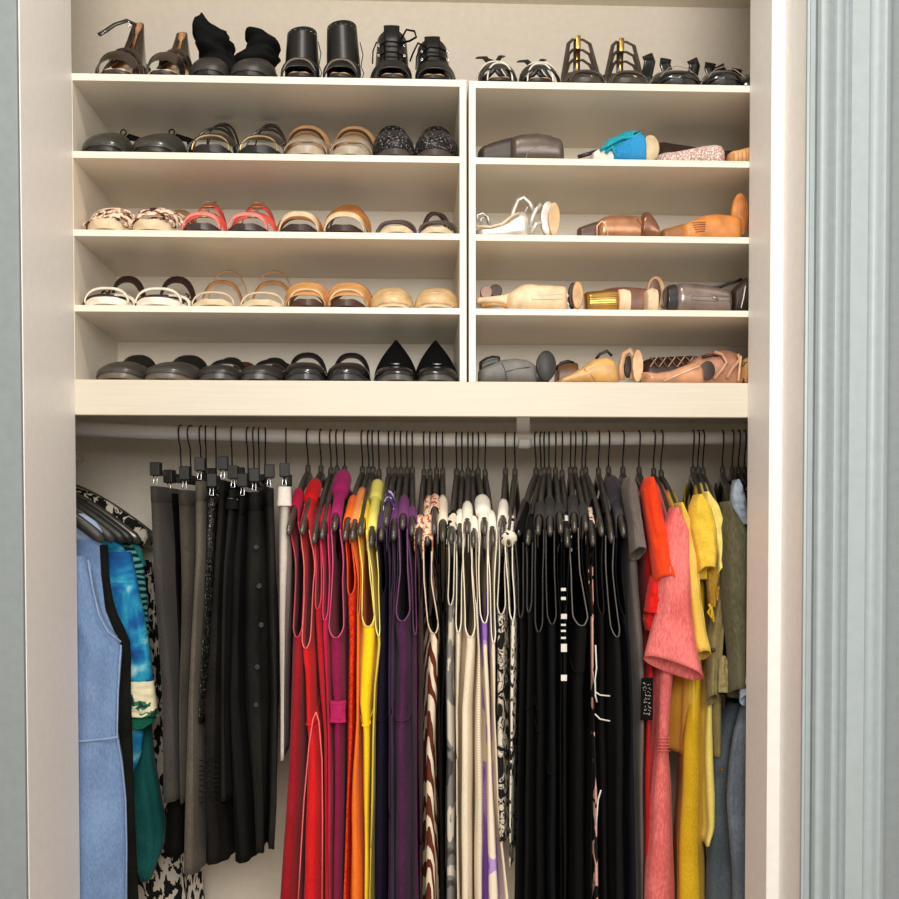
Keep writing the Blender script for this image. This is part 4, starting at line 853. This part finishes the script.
pair(1, ((372, 415), (414, 458)), 'black woven leather slide with two broad bands', dict(H=.02, plat=.012, sole=lb(70, 60, 54), lining=BK, upper=WOV, vamp=(.33, .044), straps=[dict(s=.33, h=.047, w=.004, mat=lb(150, 144, 138), tilt=.35, name='trim'), dict(s=.5, h=.060, w=.030, mat=WOV, tilt=.2, name='ankle_band')], L=.235), name='woven_slide')
# row 2 left
pair(2, ((84, 131), (131, 180)), 'snake print sandal with pale tan sole', dict(H=.02, plat=.016, sole=BEI, lining=BEI, straps=[dict(s=.16, h=.026, w=.05, mat=snake, tilt=.3, name='toe_band'), dict(s=.4, s2=.34, h=.036, w=.03, mat=snake, tilt=.3)], L=.235), rz=(-.15, -.1), diffs=(None, dict(straps=[dict(s=.12, h=.028, w=.03, mat=snake, tilt=.3, name='toe_band'), dict(s=.36, h=.036, w=.035, mat=snake, tilt=.3), dict(s=.8, h=.054, w=.012, mat=TANS, tilt=.4, name='ankle_strap', buckle=goldm, bi=15)])), which=('flat one lying far left', 'one with a raised tan ankle strap'), name='sandal')
cst = [dict(s=.08, h=.026, w=.012, mat=lb(240, 140, 130), tilt=.4, name='toe_band'), dict(s=.30, h=.040, w=.022, mat=COR, tilt=.3, buckle=GLD, bl=.008), dict(s=.55, h=.066, w=.018, mat=COR, tilt=.2, buckle=GLD, bl=.012)]
pair(2, ((181, 226), (227, 275)), 'coral red sandal with gold buckles and pink-edged toe', dict(H=.012, plat=.010, sole=lb(60, 44, 42), lining=lb(64, 46, 44), straps=cst, L=.235), name='sandal')
pair(2, ((277, 322), (323, 369)), 'caramel and gold swirled slide', dict(H=.012, plat=.010, sole=DKB, lining=DKB, straps=[dict(s=.10, h=.030, w=.018, mat=BEI, tilt=.4, name='toe_band'), dict(s=.26, h=.038, w=.03, mat=CAR, tilt=.3), dict(s=.36, s2=.30, h=.042, w=.014, mat=GT, tilt=.3, lean=.01)], L=.235),
     diffs=(None, dict(straps=[dict(s=.10, h=.030, w=.018, mat=BEI, tilt=.4, name='toe_band'), dict(s=.26, h=.045, w=.04, mat=CAR, tilt=.3), dict(s=.42, h=.060, w=.03, mat=CAR, tilt=.3), dict(s=.32, s2=.4, h=.055, w=.012, mat=GT, tilt=.3)])), which=('low left one', 'taller right one'), name='slide_sandal')
gst = [dict(s=.10, s2=.22, h=.024, w=.007, mat=GRY, tilt=.3, name='toe_band'), dict(s=.30, s2=.14, h=.030, w=.006, mat=GRY, tilt=.3), dict(s=.42, s2=.34, h=.036, w=.006, mat=GRY, tilt=.3), dict(s=.75, h=.040, w=.008, mat=GRY, tilt=.3, name='ankle_strap')]
pair(2, ((375, 417), (417, 458)), 'grey-brown multi-strap flat sandal on cream sole', dict(H=.010, plat=.008, sole=BEI, lining=BEI, straps=gst, L=.235), diffs=(None, dict(straps=gst[:3]+[dict(s=.5, s2=.7, h=.062, w=.007, mat=GRY, tilt=.3), dict(s=.75, s2=.55, h=.064, w=.008, mat=GRY, tilt=.3), dict(s=.85, h=.075, w=.010, mat=BRN, tilt=.3, name='ankle_strap')])), which=('flatter left one', 'right one with raised crossing straps'), name='sandal')
# row 3 left
def bow(px_, h):
    def ex(t, W_, zf, cx, L):
        for a in (0, 1.2, 2.4, 3.7, 5): M().sweep([(px_, L*.7, h), (px_+.010*math.cos(a), L*.68, h+.010*math.sin(a)), (px_+.014*math.cos(a+.5), L*.69, h+.012*math.sin(a+.5))], .004, .0022, 6, (0, 1, 0)).build('bow', DKB, t)
    return ex
bst = [dict(s=.09, h=.026, w=.007, mat=WHT, tilt=.4, name='toe_band'), dict(s=.16, s2=.42, h=.024, w=.008, mat=DKB, tilt=.3), dict(s=.42, s2=.2, h=.026, w=.008, mat=WHT, tilt=.3), dict(s=.76, h=.070, w=.018, mat=DKB, tilt=.2, name='ankle_strap')]
pair(3, ((84, 136), (136, 190)), 'dark brown sandal with white piping and knotted ankle strap', dict(H=.012, plat=.012, sole=WHT, lining=BRN, straps=bst, L=.235), diffs=(dict(extra=bow(-.035, .062)), dict(extra=bow(.024, .052))), which=('knot at its left', 'knot at its right'), name='sandal')
tst = [dict(s=.09, h=.024, w=.006, mat=BEI, tilt=.2, name='toe_band'), dict(s=.60, h=.066, w=.012, mat=TANS, tilt=.6, name='strap', wx=1.2), dict(s=.82, h=.096, w=.006, mat=lb(200, 158, 120), tilt=.2, name='back_strap', wx=1.25)]
pair(3, ((190, 240), (240, 291)), 'tan flat sandal with two thin tall arched straps', dict(H=.010, plat=.008, sole=BEI, lining=BEI, straps=tst, L=.235), diffs=(dict(straps=tst+[dict(s=.6, h=.004, w=.01, mat=BRN)]), None), which=('left one', 'right one with the outer buckle'), name='sandal')
pair(3, ((286, 328), (328, 370)), 'tan leather mule with brown instep band', dict(H=.012, plat=.010, sole=BRN, lining=BRN, straps=[dict(s=.16, h=.036, w=.05, mat=lb(206, 150, 92), tilt=.3, name='front_band'), dict(s=.10, h=.030, w=.004, mat=BEI, tilt=.3, name='trim'), dict(s=.38, h=.048, w=.03, mat=lb(150, 92, 52), tilt=.3, name='instep_band')], L=.235), name='mule')
pair(3, ((370, 414), (414, 459)), 'pale gold ballet flat with domed toe', dict(H=.006, plat=.005, sole=BEI, lining=TAN, upper=lb(214, 178, 128, rough=.4, coat=.2), vamp=(.34, .044), quarter=.036, L=.235, straps=[dict(s=.06, h=.026, w=.003, mat=BEI, tilt=.5, name='toe_seam')]), name='ballet_flat')
# row 4 left
pair(4, ((92, 144), (140, 194)), 'worn black-grey clog with folded brown-lined back', dict(H=.012, plat=.01, sole=lb(104, 92, 78), lining=BRN, upper=lb(58, 54, 50, rough=.35, coat=.3), vamp=(.36, .036), quarter=.03, straps=[dict(s=.5, s2=.42, h=.050, w=.03, mat=BK, tilt=.3)], L=.235), rz=(-.2, -.2), name='leather_clog')
pair(4, ((195, 240), (238, 282)), 'black closed-toe sandal with brown insole and slanting strap', dict(H=.012, plat=.010, sole=lb(70, 66, 62), lining=BRN, upper=lb(48, 46, 44, rough=.35), vamp=(.26, .028), quarter=.0, straps=[dict(s=.36, s2=.5, h=.046, w=.016, mat=BK, tilt=.3), dict(s=.62, s2=.44, h=.052, w=.012, mat=BK, tilt=.3), dict(s=.85, h=.045, w=.03, mat=BRN, tilt=.3, name='heel_band')], L=.235), rz=(-.12, -.12), name='sandal')
pair(4, ((283, 327), (327, 369)), 'black polished mary jane with brown lining and high arched strap', dict(H=.015, plat=.010, sole=lb(60, 58, 56), lining=BRN, upper=BKG, vamp=(.30, .036), quarter=.048, straps=[dict(s=.55, h=.060, w=.014, mat=BK, tilt=.2, name='ankle_strap', wx=1.15)], L=.235), name='mary_jane')
def tongue(t, W_, zf, cx, L):
    V = [Vector((-.038, L*.30, .03)), Vector((.038, L*.30, .03)), Vector((.030, L*.45, .058)), Vector((-.030, L*.45, .058)), Vector((.017, L*.6, .086)), Vector((-.017, L*.6, .086)), Vector((.004, L*.72, .108)), Vector((-.004, L*.72, .108))]
    n = 9; rows = []
    for i in range(12):
        q = i/11; hw = .036*(1-q**1.5)+.003; z = lerp(.034, .112, q**.95); y = lerp(L*.32, L*.68, q); rows.append([Vector((1.1*hw*(2*k/(n-1)-1), y+.016*(abs(2*k/(n-1)-1))**2*1.2, z-.010*(2*k/(n-1)-1)**2*(1-q))) for k in range(n)])
    vs = [p for r in rows for p in r]; M().add(vs, [(i*n+k, i*n+k+1, (i+1)*n+k+1, (i+1)*n+k) for i in range(11) for k in range(n-1)]).build('pointed_tongue', SUE, t, solid=.004)
    M().box((-.010, L*.24, .043), (.010, L*.27, .047)).build('front_ornament', BKG, t, bevel=.001)
pair(4, ((375, 416), (416, 458)), 'black penny loafer with tall pointed back piece', dict(H=.012, plat=.010, sole=lb(90, 86, 80), lining=BK, upper=BKG, vamp=(.34, .030), quarter=.026, L=.235, extra=tongue), name='loafer')
# ------------------------------------------------------------------ right unit: heels lying on their sides
def hloft(rows, Y, ry, zs, sq=.75, n=22, bend=None, lie=True):
    """sideways body: rows (px, top py, bottom py or None = resting on the shelf)"""
    rings = []; N = 26; a0, a1 = rows[0][0], rows[-1][0]
    R2 = [(r[0], at(r[0], r[1], Y).z, zs+.001 if r[2] is None else at(r[0], r[2], Y).z) for r in rows]
    for i in range(N+1):
        px = lerp(a0, a1, i/N); zt, zb = interp(R2, px); x = at(px, 300, Y).x; r = []
        e = math.sqrt(max(0, min(1, min(i, N-i)/2.2)))*.75+.25
        for k in range(n):
            a = 2*PI*k/n; cy = math.copysign(abs(math.cos(a))**sq, math.cos(a)); cz = math.copysign(abs(math.sin(a))**sq, math.sin(a))
            r.append(Vector((x, Y+(bend(i/N) if bend else 0)+ry*e*cy, (zt+zb)/2+(zt-zb)/2*cz*(.9+.1*e))))
        rings.append(r)
    return M().rings(rings)
def side_shoe(label, row, px, parts, name='heeled_shoe', group=None):
    zs = shelf_z(row, True); o = thing(name, label, 'shoe', (at(px, 300, .08).x, .08, zs), group)
    for p in parts:
        if p[0] == 'loft': _, nm, mat, rows, Y, ry = p[:6]; hloft(rows, Y, ry, zs, *(p[6:])).build(nm, mat, o, o.location)
        elif p[0] == 'line': _, nm, mat, pts, Y, r1, r2 = p; M().sweep([at(a, b, Y if not isinstance(Y, (list, tuple)) else lerp(Y[0], Y[1], i/(len(pts)-1))) for i, (a, b) in enumerate(pts)], r1, r2, 8, (0, 1, 0)).build(nm, mat, o, o.location)
        elif p[0] == 'disc':   # oval sole standing on edge, facing out
            _, nm, mat, (a, b, c, d), Y, th = p; A = at(a, d, Y); B = at(b, c, Y); z0 = max(A.z, zs+.001); cx_, cz = (A.x+B.x)/2, (z0+B.z)/2; hx, hz_ = (B.x-A.x)/2, (B.z-z0)/2; rg = []
            for q, sc in ((0, .9), (.15, 1), (.85, 1), (1, .9)): rg.append([Vector((cx_+hx*sc*math.cos(2*PI*k/24), Y-th/2+th*q, cz+hz_*sc*math.sin(2*PI*k/24))) for k in range(24)])
            M().rings(rg).build(nm, mat, o, o.location, angle=40)
    return o
PEW = lb(92, 80, 72, rough=.35, metal=.25); NUD = lb(232, 200, 162, rough=.5); SIL = lb(214, 208, 198, rough=.3, metal=.4); COP = lb(176, 124, 90, rough=.3, metal=.5); ORA = lb(208, 132, 66, rough=.4); PNK = printed('pink_glitter', [(0, (176, 140, 132)), (.5, (214, 184, 176)), (.6, (244, 226, 220))], 300, 2, 0, rough=.5)
side_shoe('pewter ankle boot lying flat at the left of the upper right cubby', 1, 520, [
    ('loft', 'shaft', lb(62, 52, 46, rough=.5), [(478, 152, None), (492, 146, None), (505, 142, None), (520, 139, None)], .09, .045),
    ('loft', 'foot', PEW, [(508, 142, None), (520, 138, None), (535, 137, None), (548, 139, None), (558, 143, None), (563, 149, None)], .07, .045),
    ('line', 'seam', lb(150, 138, 126), [(522, 140), (524, 146), (528, 151), (526, 158)], .028, .0009, .0009), ('line', 'seam', lb(150, 138, 126), [(528, 151), (540, 147), (552, 147), (560, 150)], .026, .0009, .0009)], 'ankle_boot')
TUR = fb(20, 150, 168, var=14)
side_shoe('shoe with turquoise cloth ties bunched over its tan sole', 1, 625, [
    ('loft', 'white_upper', WHT, [(590, 156, None), (598, 150, None), (606, 149, None), (614, 153, None)], .05, .025),
    ('loft', 'cloth_ties', TUR, [(596, 156, None), (602, 148, None), (607, 140, None), (614, 138, None), (622, 134, 150), (632, 133, 146), (640, 136, 148)], .055, .03, .9),
    ('loft', 'cloth_body', fb(36, 130, 186, var=12), [(612, 152, None), (622, 143, None), (632, 138, None), (640, 135, None), (645, 142, None)], .035, .025),
    ('line', 'tie_fold', TUR, [(600, 150), (612, 143), (622, 138), (634, 137), (641, 133)], .02, .003, .0035), ('line', 'tie_fold', TUR, [(606, 153), (612, 147), (616, 156)], .02, .003, .003),
    ('line', 'edge', BK, [(578, 157), (588, 154), (598, 151)], .05, .003, .004), ('line', 'edge', BK, [(634, 134), (640, 131), (645, 138), (643, 148)], .02, .0016, .0016),
    ('disc', 'sole', lb(206, 182, 146, rough=.6), (641, 659, 136, 162), .055, .012)], 'tie_shoe')
side_shoe('dark shoe lying at the back behind the pink glitter toe', 1, 680, [('loft', 'upper', lb(66, 52, 44), [(655, 142, None), (670, 145, None), (690, 148, None), (712, 152, None), (726, 152, None), (742, 151, None)], .17, .03)], 'flat_shoe')
side_shoe('pink glitter pump lying with its toe toward the orange wedge', 1, 690, [
    ('loft', 'upper', PNK, [(656, 156, None), (670, 155, None), (685, 152, None), (700, 148.5, None), (712, 147, None), (719, 149, None), (723, 155, None)], .05, .03)], 'glitter_pump')
side_shoe('ribbed orange wedge heel at the right end of the cubby', 1, 740, [('loft', 'wedge_heel', lb(226, 168, 112, rough=.6), [(727, 154, None), (735, 152.5, None), (744, 150, None), (756, 147, None)], .05, .03)]+[('line', 'rib', lb(190, 124, 74), [(730+k*4, 153.5-k*.9), (730.4+k*4, 161)], .0195, .0006, .0006) for k in range(6)], 'wedge_sandal')
# row 2 right
side_shoe('silver white wedge sandal with ankle straps and upright tan sole', 2, 520, [
    ('loft', 'wedge_heel', SIL, [(476, 231, None), (492, 229, None), (506, 224, None), (514, 217, None), (520, 213, None), (526, 215, None), (529, 224, None)], .06, .03),
    ('line', 'insole', lb(230, 196, 160), [(476, 226), (490, 227), (502, 224), (512, 216), (519, 213)], .03, .002, .0025),
    ('line', 'strap', SIL, [(510, 222), (514, 210), (518, 200), (524, 197), (530, 203), (534, 212)], .06, .0022, .004), ('line', 'strap', SIL, [(524, 214), (529, 205), (526, 198), (519, 198)], .08, .002, .003),
    ('line', 'strap', SIL, [(530, 228), (533, 216), (536, 210), (541, 204)], .05, .002, .004), ('line', 'strap', SIL, [(531, 233), (536, 224), (542, 222)], .05, .002, .004),
    ('disc', 'side_wall', SIL, (540, 556, 202, 236), .062, .014), ('disc', 'sole', lb(206, 166, 120), (548, 560, 203, 236), .05, .010),
    ('line', 'coiled_strap', SIL, [(478, 222), (477, 215), (483, 213), (488, 217), (490, 226)], .15, .0018, .003), ('line', 'coiled_strap', SIL, [(481, 226), (481, 218), (486, 217), (489, 224)], .16, .0018, .003)], 'wedge_sandal')
side_shoe('metallic copper pump lying sideways with dark block heel', 2, 615, [
    ('loft', 'block_heel', lb(86, 62, 48, rough=.4), [(577, 229, None), (585, 226, None), (594, 223, None), (604, 221, None)], .07, .022),
    ('loft', 'upper', COP, [(595, 224, None), (602, 219, None), (610, 217, None), (622, 217, None), (634, 217.5, None), (645, 220, None)], .065, .032),
    ('loft', 'toe_cap', lb(136, 92, 66, rough=.3, metal=.5), [(638, 222, None), (642, 214, None), (647, 214, None), (653, 223, None), (657, 233, None)], .055, .034),
    ('line', 'edge', lb(226, 180, 140), [(597, 236), (597, 226), (602, 221), (606, 226), (608, 236)], .032, .0014, .0014), ('line', 'edge', lb(110, 72, 52), [(637, 219), (642, 226), (646, 236)], .022, .0012, .0012)], 'copper_pump')
side_shoe('orange tan heel lying sideways with its sole upright at right', 2, 705, [
    ('loft', 'block_heel', lb(160, 104, 56, rough=.5), [(660, 231, None), (668, 229, None), (678, 226, None), (690, 223, None)], .07, .024),
    ('loft', 'upper', ORA, [(678, 228, None), (690, 222, None), (702, 217, None), (714, 215.5, None), (728, 217, None), (740, 218, None)], .065, .03),
    ('disc', 'upright_sole', lb(222, 146, 78), (731, 748, 194, 236), .06, .014), ('disc', 'sole_face', lb(196, 120, 62), (737, 747, 197, 235), .051, .003)]+
    [('line', 'cutout_slit', lb(120, 72, 36), [(692+k*.9, 223+k*2.3), (699, 222+k*2.3), (706-k*.3, 222+k*2.3)], .034, .0007, .0007) for k in range(5)], 'cutout_heel')
# row 3 right
side_shoe('small brown strap shoe behind the nude boot heel', 3, 490, [('disc', 'toe', lb(176, 128, 106), (480, 492, 286, 300), .2, .02), ('disc', 'opening', BRN, (489, 502, 285, 298), .21, .02)], 'strap_shoe')
side_shoe('nude ankle boot lying down with thin heel pointing left', 3, 525, [
    ('loft', 'thin_heel', NUD, [(476, 298, 304), (490, 297, 304.5), (502, 295.5, 305), (514, 292, None)], .06, .012),
    ('loft', 'upper', NUD, [(506, 297, None), (514, 291, None), (521, 286.5, None), (528, 285.5, None), (540, 287, None), (555, 287.5, None), (567, 288.5, None)], .06, .04),
    ('line', 'zipper', lb(180, 150, 118), [(532, 295), (545, 295.5), (562, 294.5), (562, 299), (545, 299.5), (532, 299.5), (532, 295)], .021, .0009, .0009),
    ('line', 'frayed_edge', WHT, [(548, 288), (553, 289.5), (557, 288), (561, 291), (565, 289), (568, 296), (565, 300), (569, 305)], .04, .0018, .0018),
    ('line', 'toe_piece', lb(196, 146, 84), [(482, 305.5), (495, 304), (508, 306)], .045, .002, .004)], 'ankle_boot')
side_shoe('brown wedge slide with gold ribbed heel between nude and pewter boots', 3, 620, [
    ('disc', 'upright_sole', lb(204, 160, 110), (572, 583, 282, 309), .05, .012), ('disc', 'sole_edge', DKB, (568, 577, 283, 309), .07, .014),
    ('loft', 'ribbed_wedge', goldm, [(584, 293, None), (596, 292, None), (608, 290.5, None), (618, 290, None)], .06, .03),
    ('loft', 'cream_band', BEI, [(616, 291, None), (622, 290, None), (629, 292, None)], .055, .032),
    ('loft', 'upper', lb(124, 84, 66, rough=.4), [(600, 291, None), (612, 288.5, None), (626, 288, None), (640, 289, None), (650, 291, None)], .085, .03),
    ('loft', 'cream_band', BEI, [(644, 292, None), (650, 289, None), (656, 291, None)], .055, .032),
    ('disc', 'second_sole', lb(206, 166, 124), (646, 665, 277, 309), .09, .014), ('disc', 'second_insole', lb(112, 76, 58), (649, 661, 279, 308), .08, .004)]+
    [('line', 'rib', lb(150, 110, 56), [(587, 295+k*2.3), (602, 294.5+k*2.3), (617, 294+k*2.3)], .029, .0006, .0006) for k in range(6)], 'wedge_slide')
side_shoe('shiny pewter ankle boot lying down with side zipper', 3, 695, [
    ('loft', 'heel', lb(40, 36, 34, rough=.2, coat=.8), [(664, 288, None), (668, 286, None), (674, 285, None)], .06, .034),
    ('loft', 'upper', lb(150, 134, 126, rough=.22, metal=.6), [(671, 286, None), (680, 284.5, None), (692, 285, None), (705, 287, None), (718, 290, None), (730, 292, None)], .06, .038),
    ('line', 'zipper', lb(90, 80, 76), [(692, 296), (705, 296.5), (718, 296), (730, 297), (730, 300.5), (716, 301), (700, 300.5), (692, 299.5), (692, 296)], .0225, .0008, .0008), ('line', 'zip_pull', chrome, [(712, 297), (718, 299)], .02, .0014, .0014)], 'ankle_boot')
side_shoe('dark brown strappy shoe with white line by the right jamb', 3, 740, [
    ('loft', 'upper', DKB, [(730, 292, None), (735, 287, None), (742, 280, None), (752, 276, None)], .06, .03),
    ('line', 'strap', BK, [(711, 288), (720, 287), (728, 284), (735, 282), (742, 279)], .07, .003, .003), ('line', 'white_line', WHT, [(741, 308), (743.5, 298), (745.5, 286)], .028, .0012, .0012)], 'strappy_shoe')
# row 4 right
side_shoe('grey leather ankle boot lying sideways, black heel at left', 4, 510, [
    ('loft', 'block_heel', BK, [(479, 362, 377), (485, 358, 374), (492, 356, 371), (500, 357, 368)], .06, .022),
    ('loft', 'upper', lb(112, 108, 104, rough=.55), [(478, 371, None), (488, 367, None), (500, 361, None), (514, 359, None), (526, 361, None), (536, 366, None)], .055, .035),
    ('line', 'seam', lb(70, 66, 64), [(502, 363), (505, 370), (507, 381)], .019, .0008, .0008), ('line', 'seam', lb(70, 66, 64), [(505, 372), (516, 369), (530, 367)], .02, .0008, .0008)], 'ankle_boot')
side_shoe('black shoe standing on edge, its dark oval sole outward', 4, 545, [('disc', 'sole', lb(44, 42, 42, rough=.5), (536, 556, 351, 381), .06, .012), ('loft', 'upper', BK, [(524, 374, None), (532, 368, None), (542, 362, None), (549, 366, None)], .09, .03)], 'black_shoe')
side_shoe('small brown shoe behind the tan pump', 4, 566, [('loft', 'upper', lb(120, 82, 54), [(555, 366, None), (562, 363, None), (570, 362, None), (578, 364, None)], .14, .03), ('line', 'edge', BK, [(556, 370), (561, 363), (568, 361), (574, 363)], .12, .002, .003)], 'brown_shoe')
side_shoe('ochre tan pump lying on its side with rounded heel', 4, 590, [
    ('loft', 'upper', lb(208, 160, 92, rough=.4, coat=.2), [(557, 381, None), (568, 376, None), (580, 369, None), (592, 360.5, None), (604, 358, None), (612, 361, None), (618, 370, None)], .05, .035),
    ('line', 'bow_strap', BK, [(596, 359), (600, 354), (607, 351), (612, 356)], .07, .0018, .003), ('line', 'seam', lb(160, 112, 60), [(584, 369), (590, 374), (596, 381)], .016, .0008, .0008)], 'tan_pump')
side_shoe('nude sandal with an oval looped heel band standing upright', 4, 632, [
    ('line', 'heel_band', lb(214, 166, 124), [(622, 380), (621, 366), (624, 354), (630, 350), (634, 356), (634, 370), (632, 380)], .075, .003, .006),
    ('disc', 'sole', lb(222, 180, 136), (632, 643, 350, 382), .06, .010), ('disc', 'insole', DKB, (624, 632, 356, 378), .09, .010)], 'heeled_sandal')
side_shoe('dark laced sandal at the back of the bottom cubby', 4, 675, [('loft', 'upper', lb(62, 40, 34), [(640, 362, None), (652, 358, None), (672, 357, None), (694, 356, None), (706, 360, None)], .17, .03)]+
    [('line', 'lace', lb(214, 180, 150), [(650+k*9, 367), (655+k*9, 360), (658+k*9, 356)], .138, .0012, .0012) for k in range(6)]+[('line', 'lace', lb(150, 110, 90), [(658+k*9, 367), (654+k*9, 361), (650+k*9, 357)], .136, .0012, .0012) for k in range(6)], 'laced_sandal')
side_shoe('nude pink pump pointing left in front of the laced sandal', 4, 675, [
    ('loft', 'upper', lb(202, 146, 108, rough=.35, coat=.2), [(642, 372, None), (655, 374, None), (668, 372, None), (682, 367, None), (692, 363, None), (700, 367, None), (703, 378, None)], .05, .03),
    ('line', 'pale_edge', lb(232, 196, 160), [(664, 381), (680, 374), (692, 369), (700, 366)], .018, .0014, .0014)], 'nude_pump')
side_shoe('rose brown heel with dark oval opening and slim heel', 4, 720, [
    ('loft', 'upper', lb(176, 124, 96, rough=.4, coat=.2), [(688, 362, 370), (700, 356, None), (712, 352, None), (724, 350, None), (734, 353, None), (742, 358, None)], .085, .03),
    ('disc', 'opening', DKB, (700, 715, 361, 380), .052, .004), ('line', 'instep_strap', lb(190, 138, 108), [(714, 379), (722, 370), (727, 362), (722, 354), (714, 352)], .05, .003, .004),
    ('line', 'instep_strap', lb(190, 138, 108), [(727, 378), (733, 368), (740, 360), (738, 354)], .05, .003, .004), ('line', 'slim_heel', lb(230, 186, 146), [(741, 356), (739.5, 370), (738.5, 381)], .045, .0018, .0024), ('line', 'strap_edge', DKB, [(702, 357), (712, 355), (719, 355)], .055, .003, .003)], 'rose_heel')
side_shoe('leopard print flat cut off by the right jamb', 4, 746, [('loft', 'upper', leop, [(741, 362, None), (746, 358, None), (756, 357, None)], .06, .03)], 'leopard_flat')
# ------------------------------------------------------------------ light
w = bpy.data.worlds.new('room_light'); bpy.context.scene.world = w; w.use_nodes = True
bg = w.node_tree.nodes['Background']; bg.inputs[0].default_value = (1.0, .985, .96, 1); bg.inputs[1].default_value = .55
def area(name, loc, tgt, size, power, col):
    l = bpy.data.lights.new(name, 'AREA'); l.shape = 'DISK'; l.size = size; l.energy = power; l.color = col
    o = bpy.data.objects.new(name, l); C.objects.link(o); o.location = loc; o.rotation_euler = (Vector(tgt)-Vector(loc)).to_track_quat('-Z', 'Y').to_euler(); return o
area('ceiling_lamp', (.62, -1.15, 3.24), (.62, -1.15, 0), .30, 20, (1, .93, .82))
area('added_front_fill', (.85, -3.1, 2.17), (.65, 0, 1.8), 1.3, 68, (1, .965, .92))  # soft fill added behind the camera to brighten back wall and clothes
vs = bpy.context.scene.view_settings; vs.view_transform = 'Standard'; vs.look = 'None'; vs.exposure = 0.0; vs.gamma = 1; vs.use_curve_mapping = False
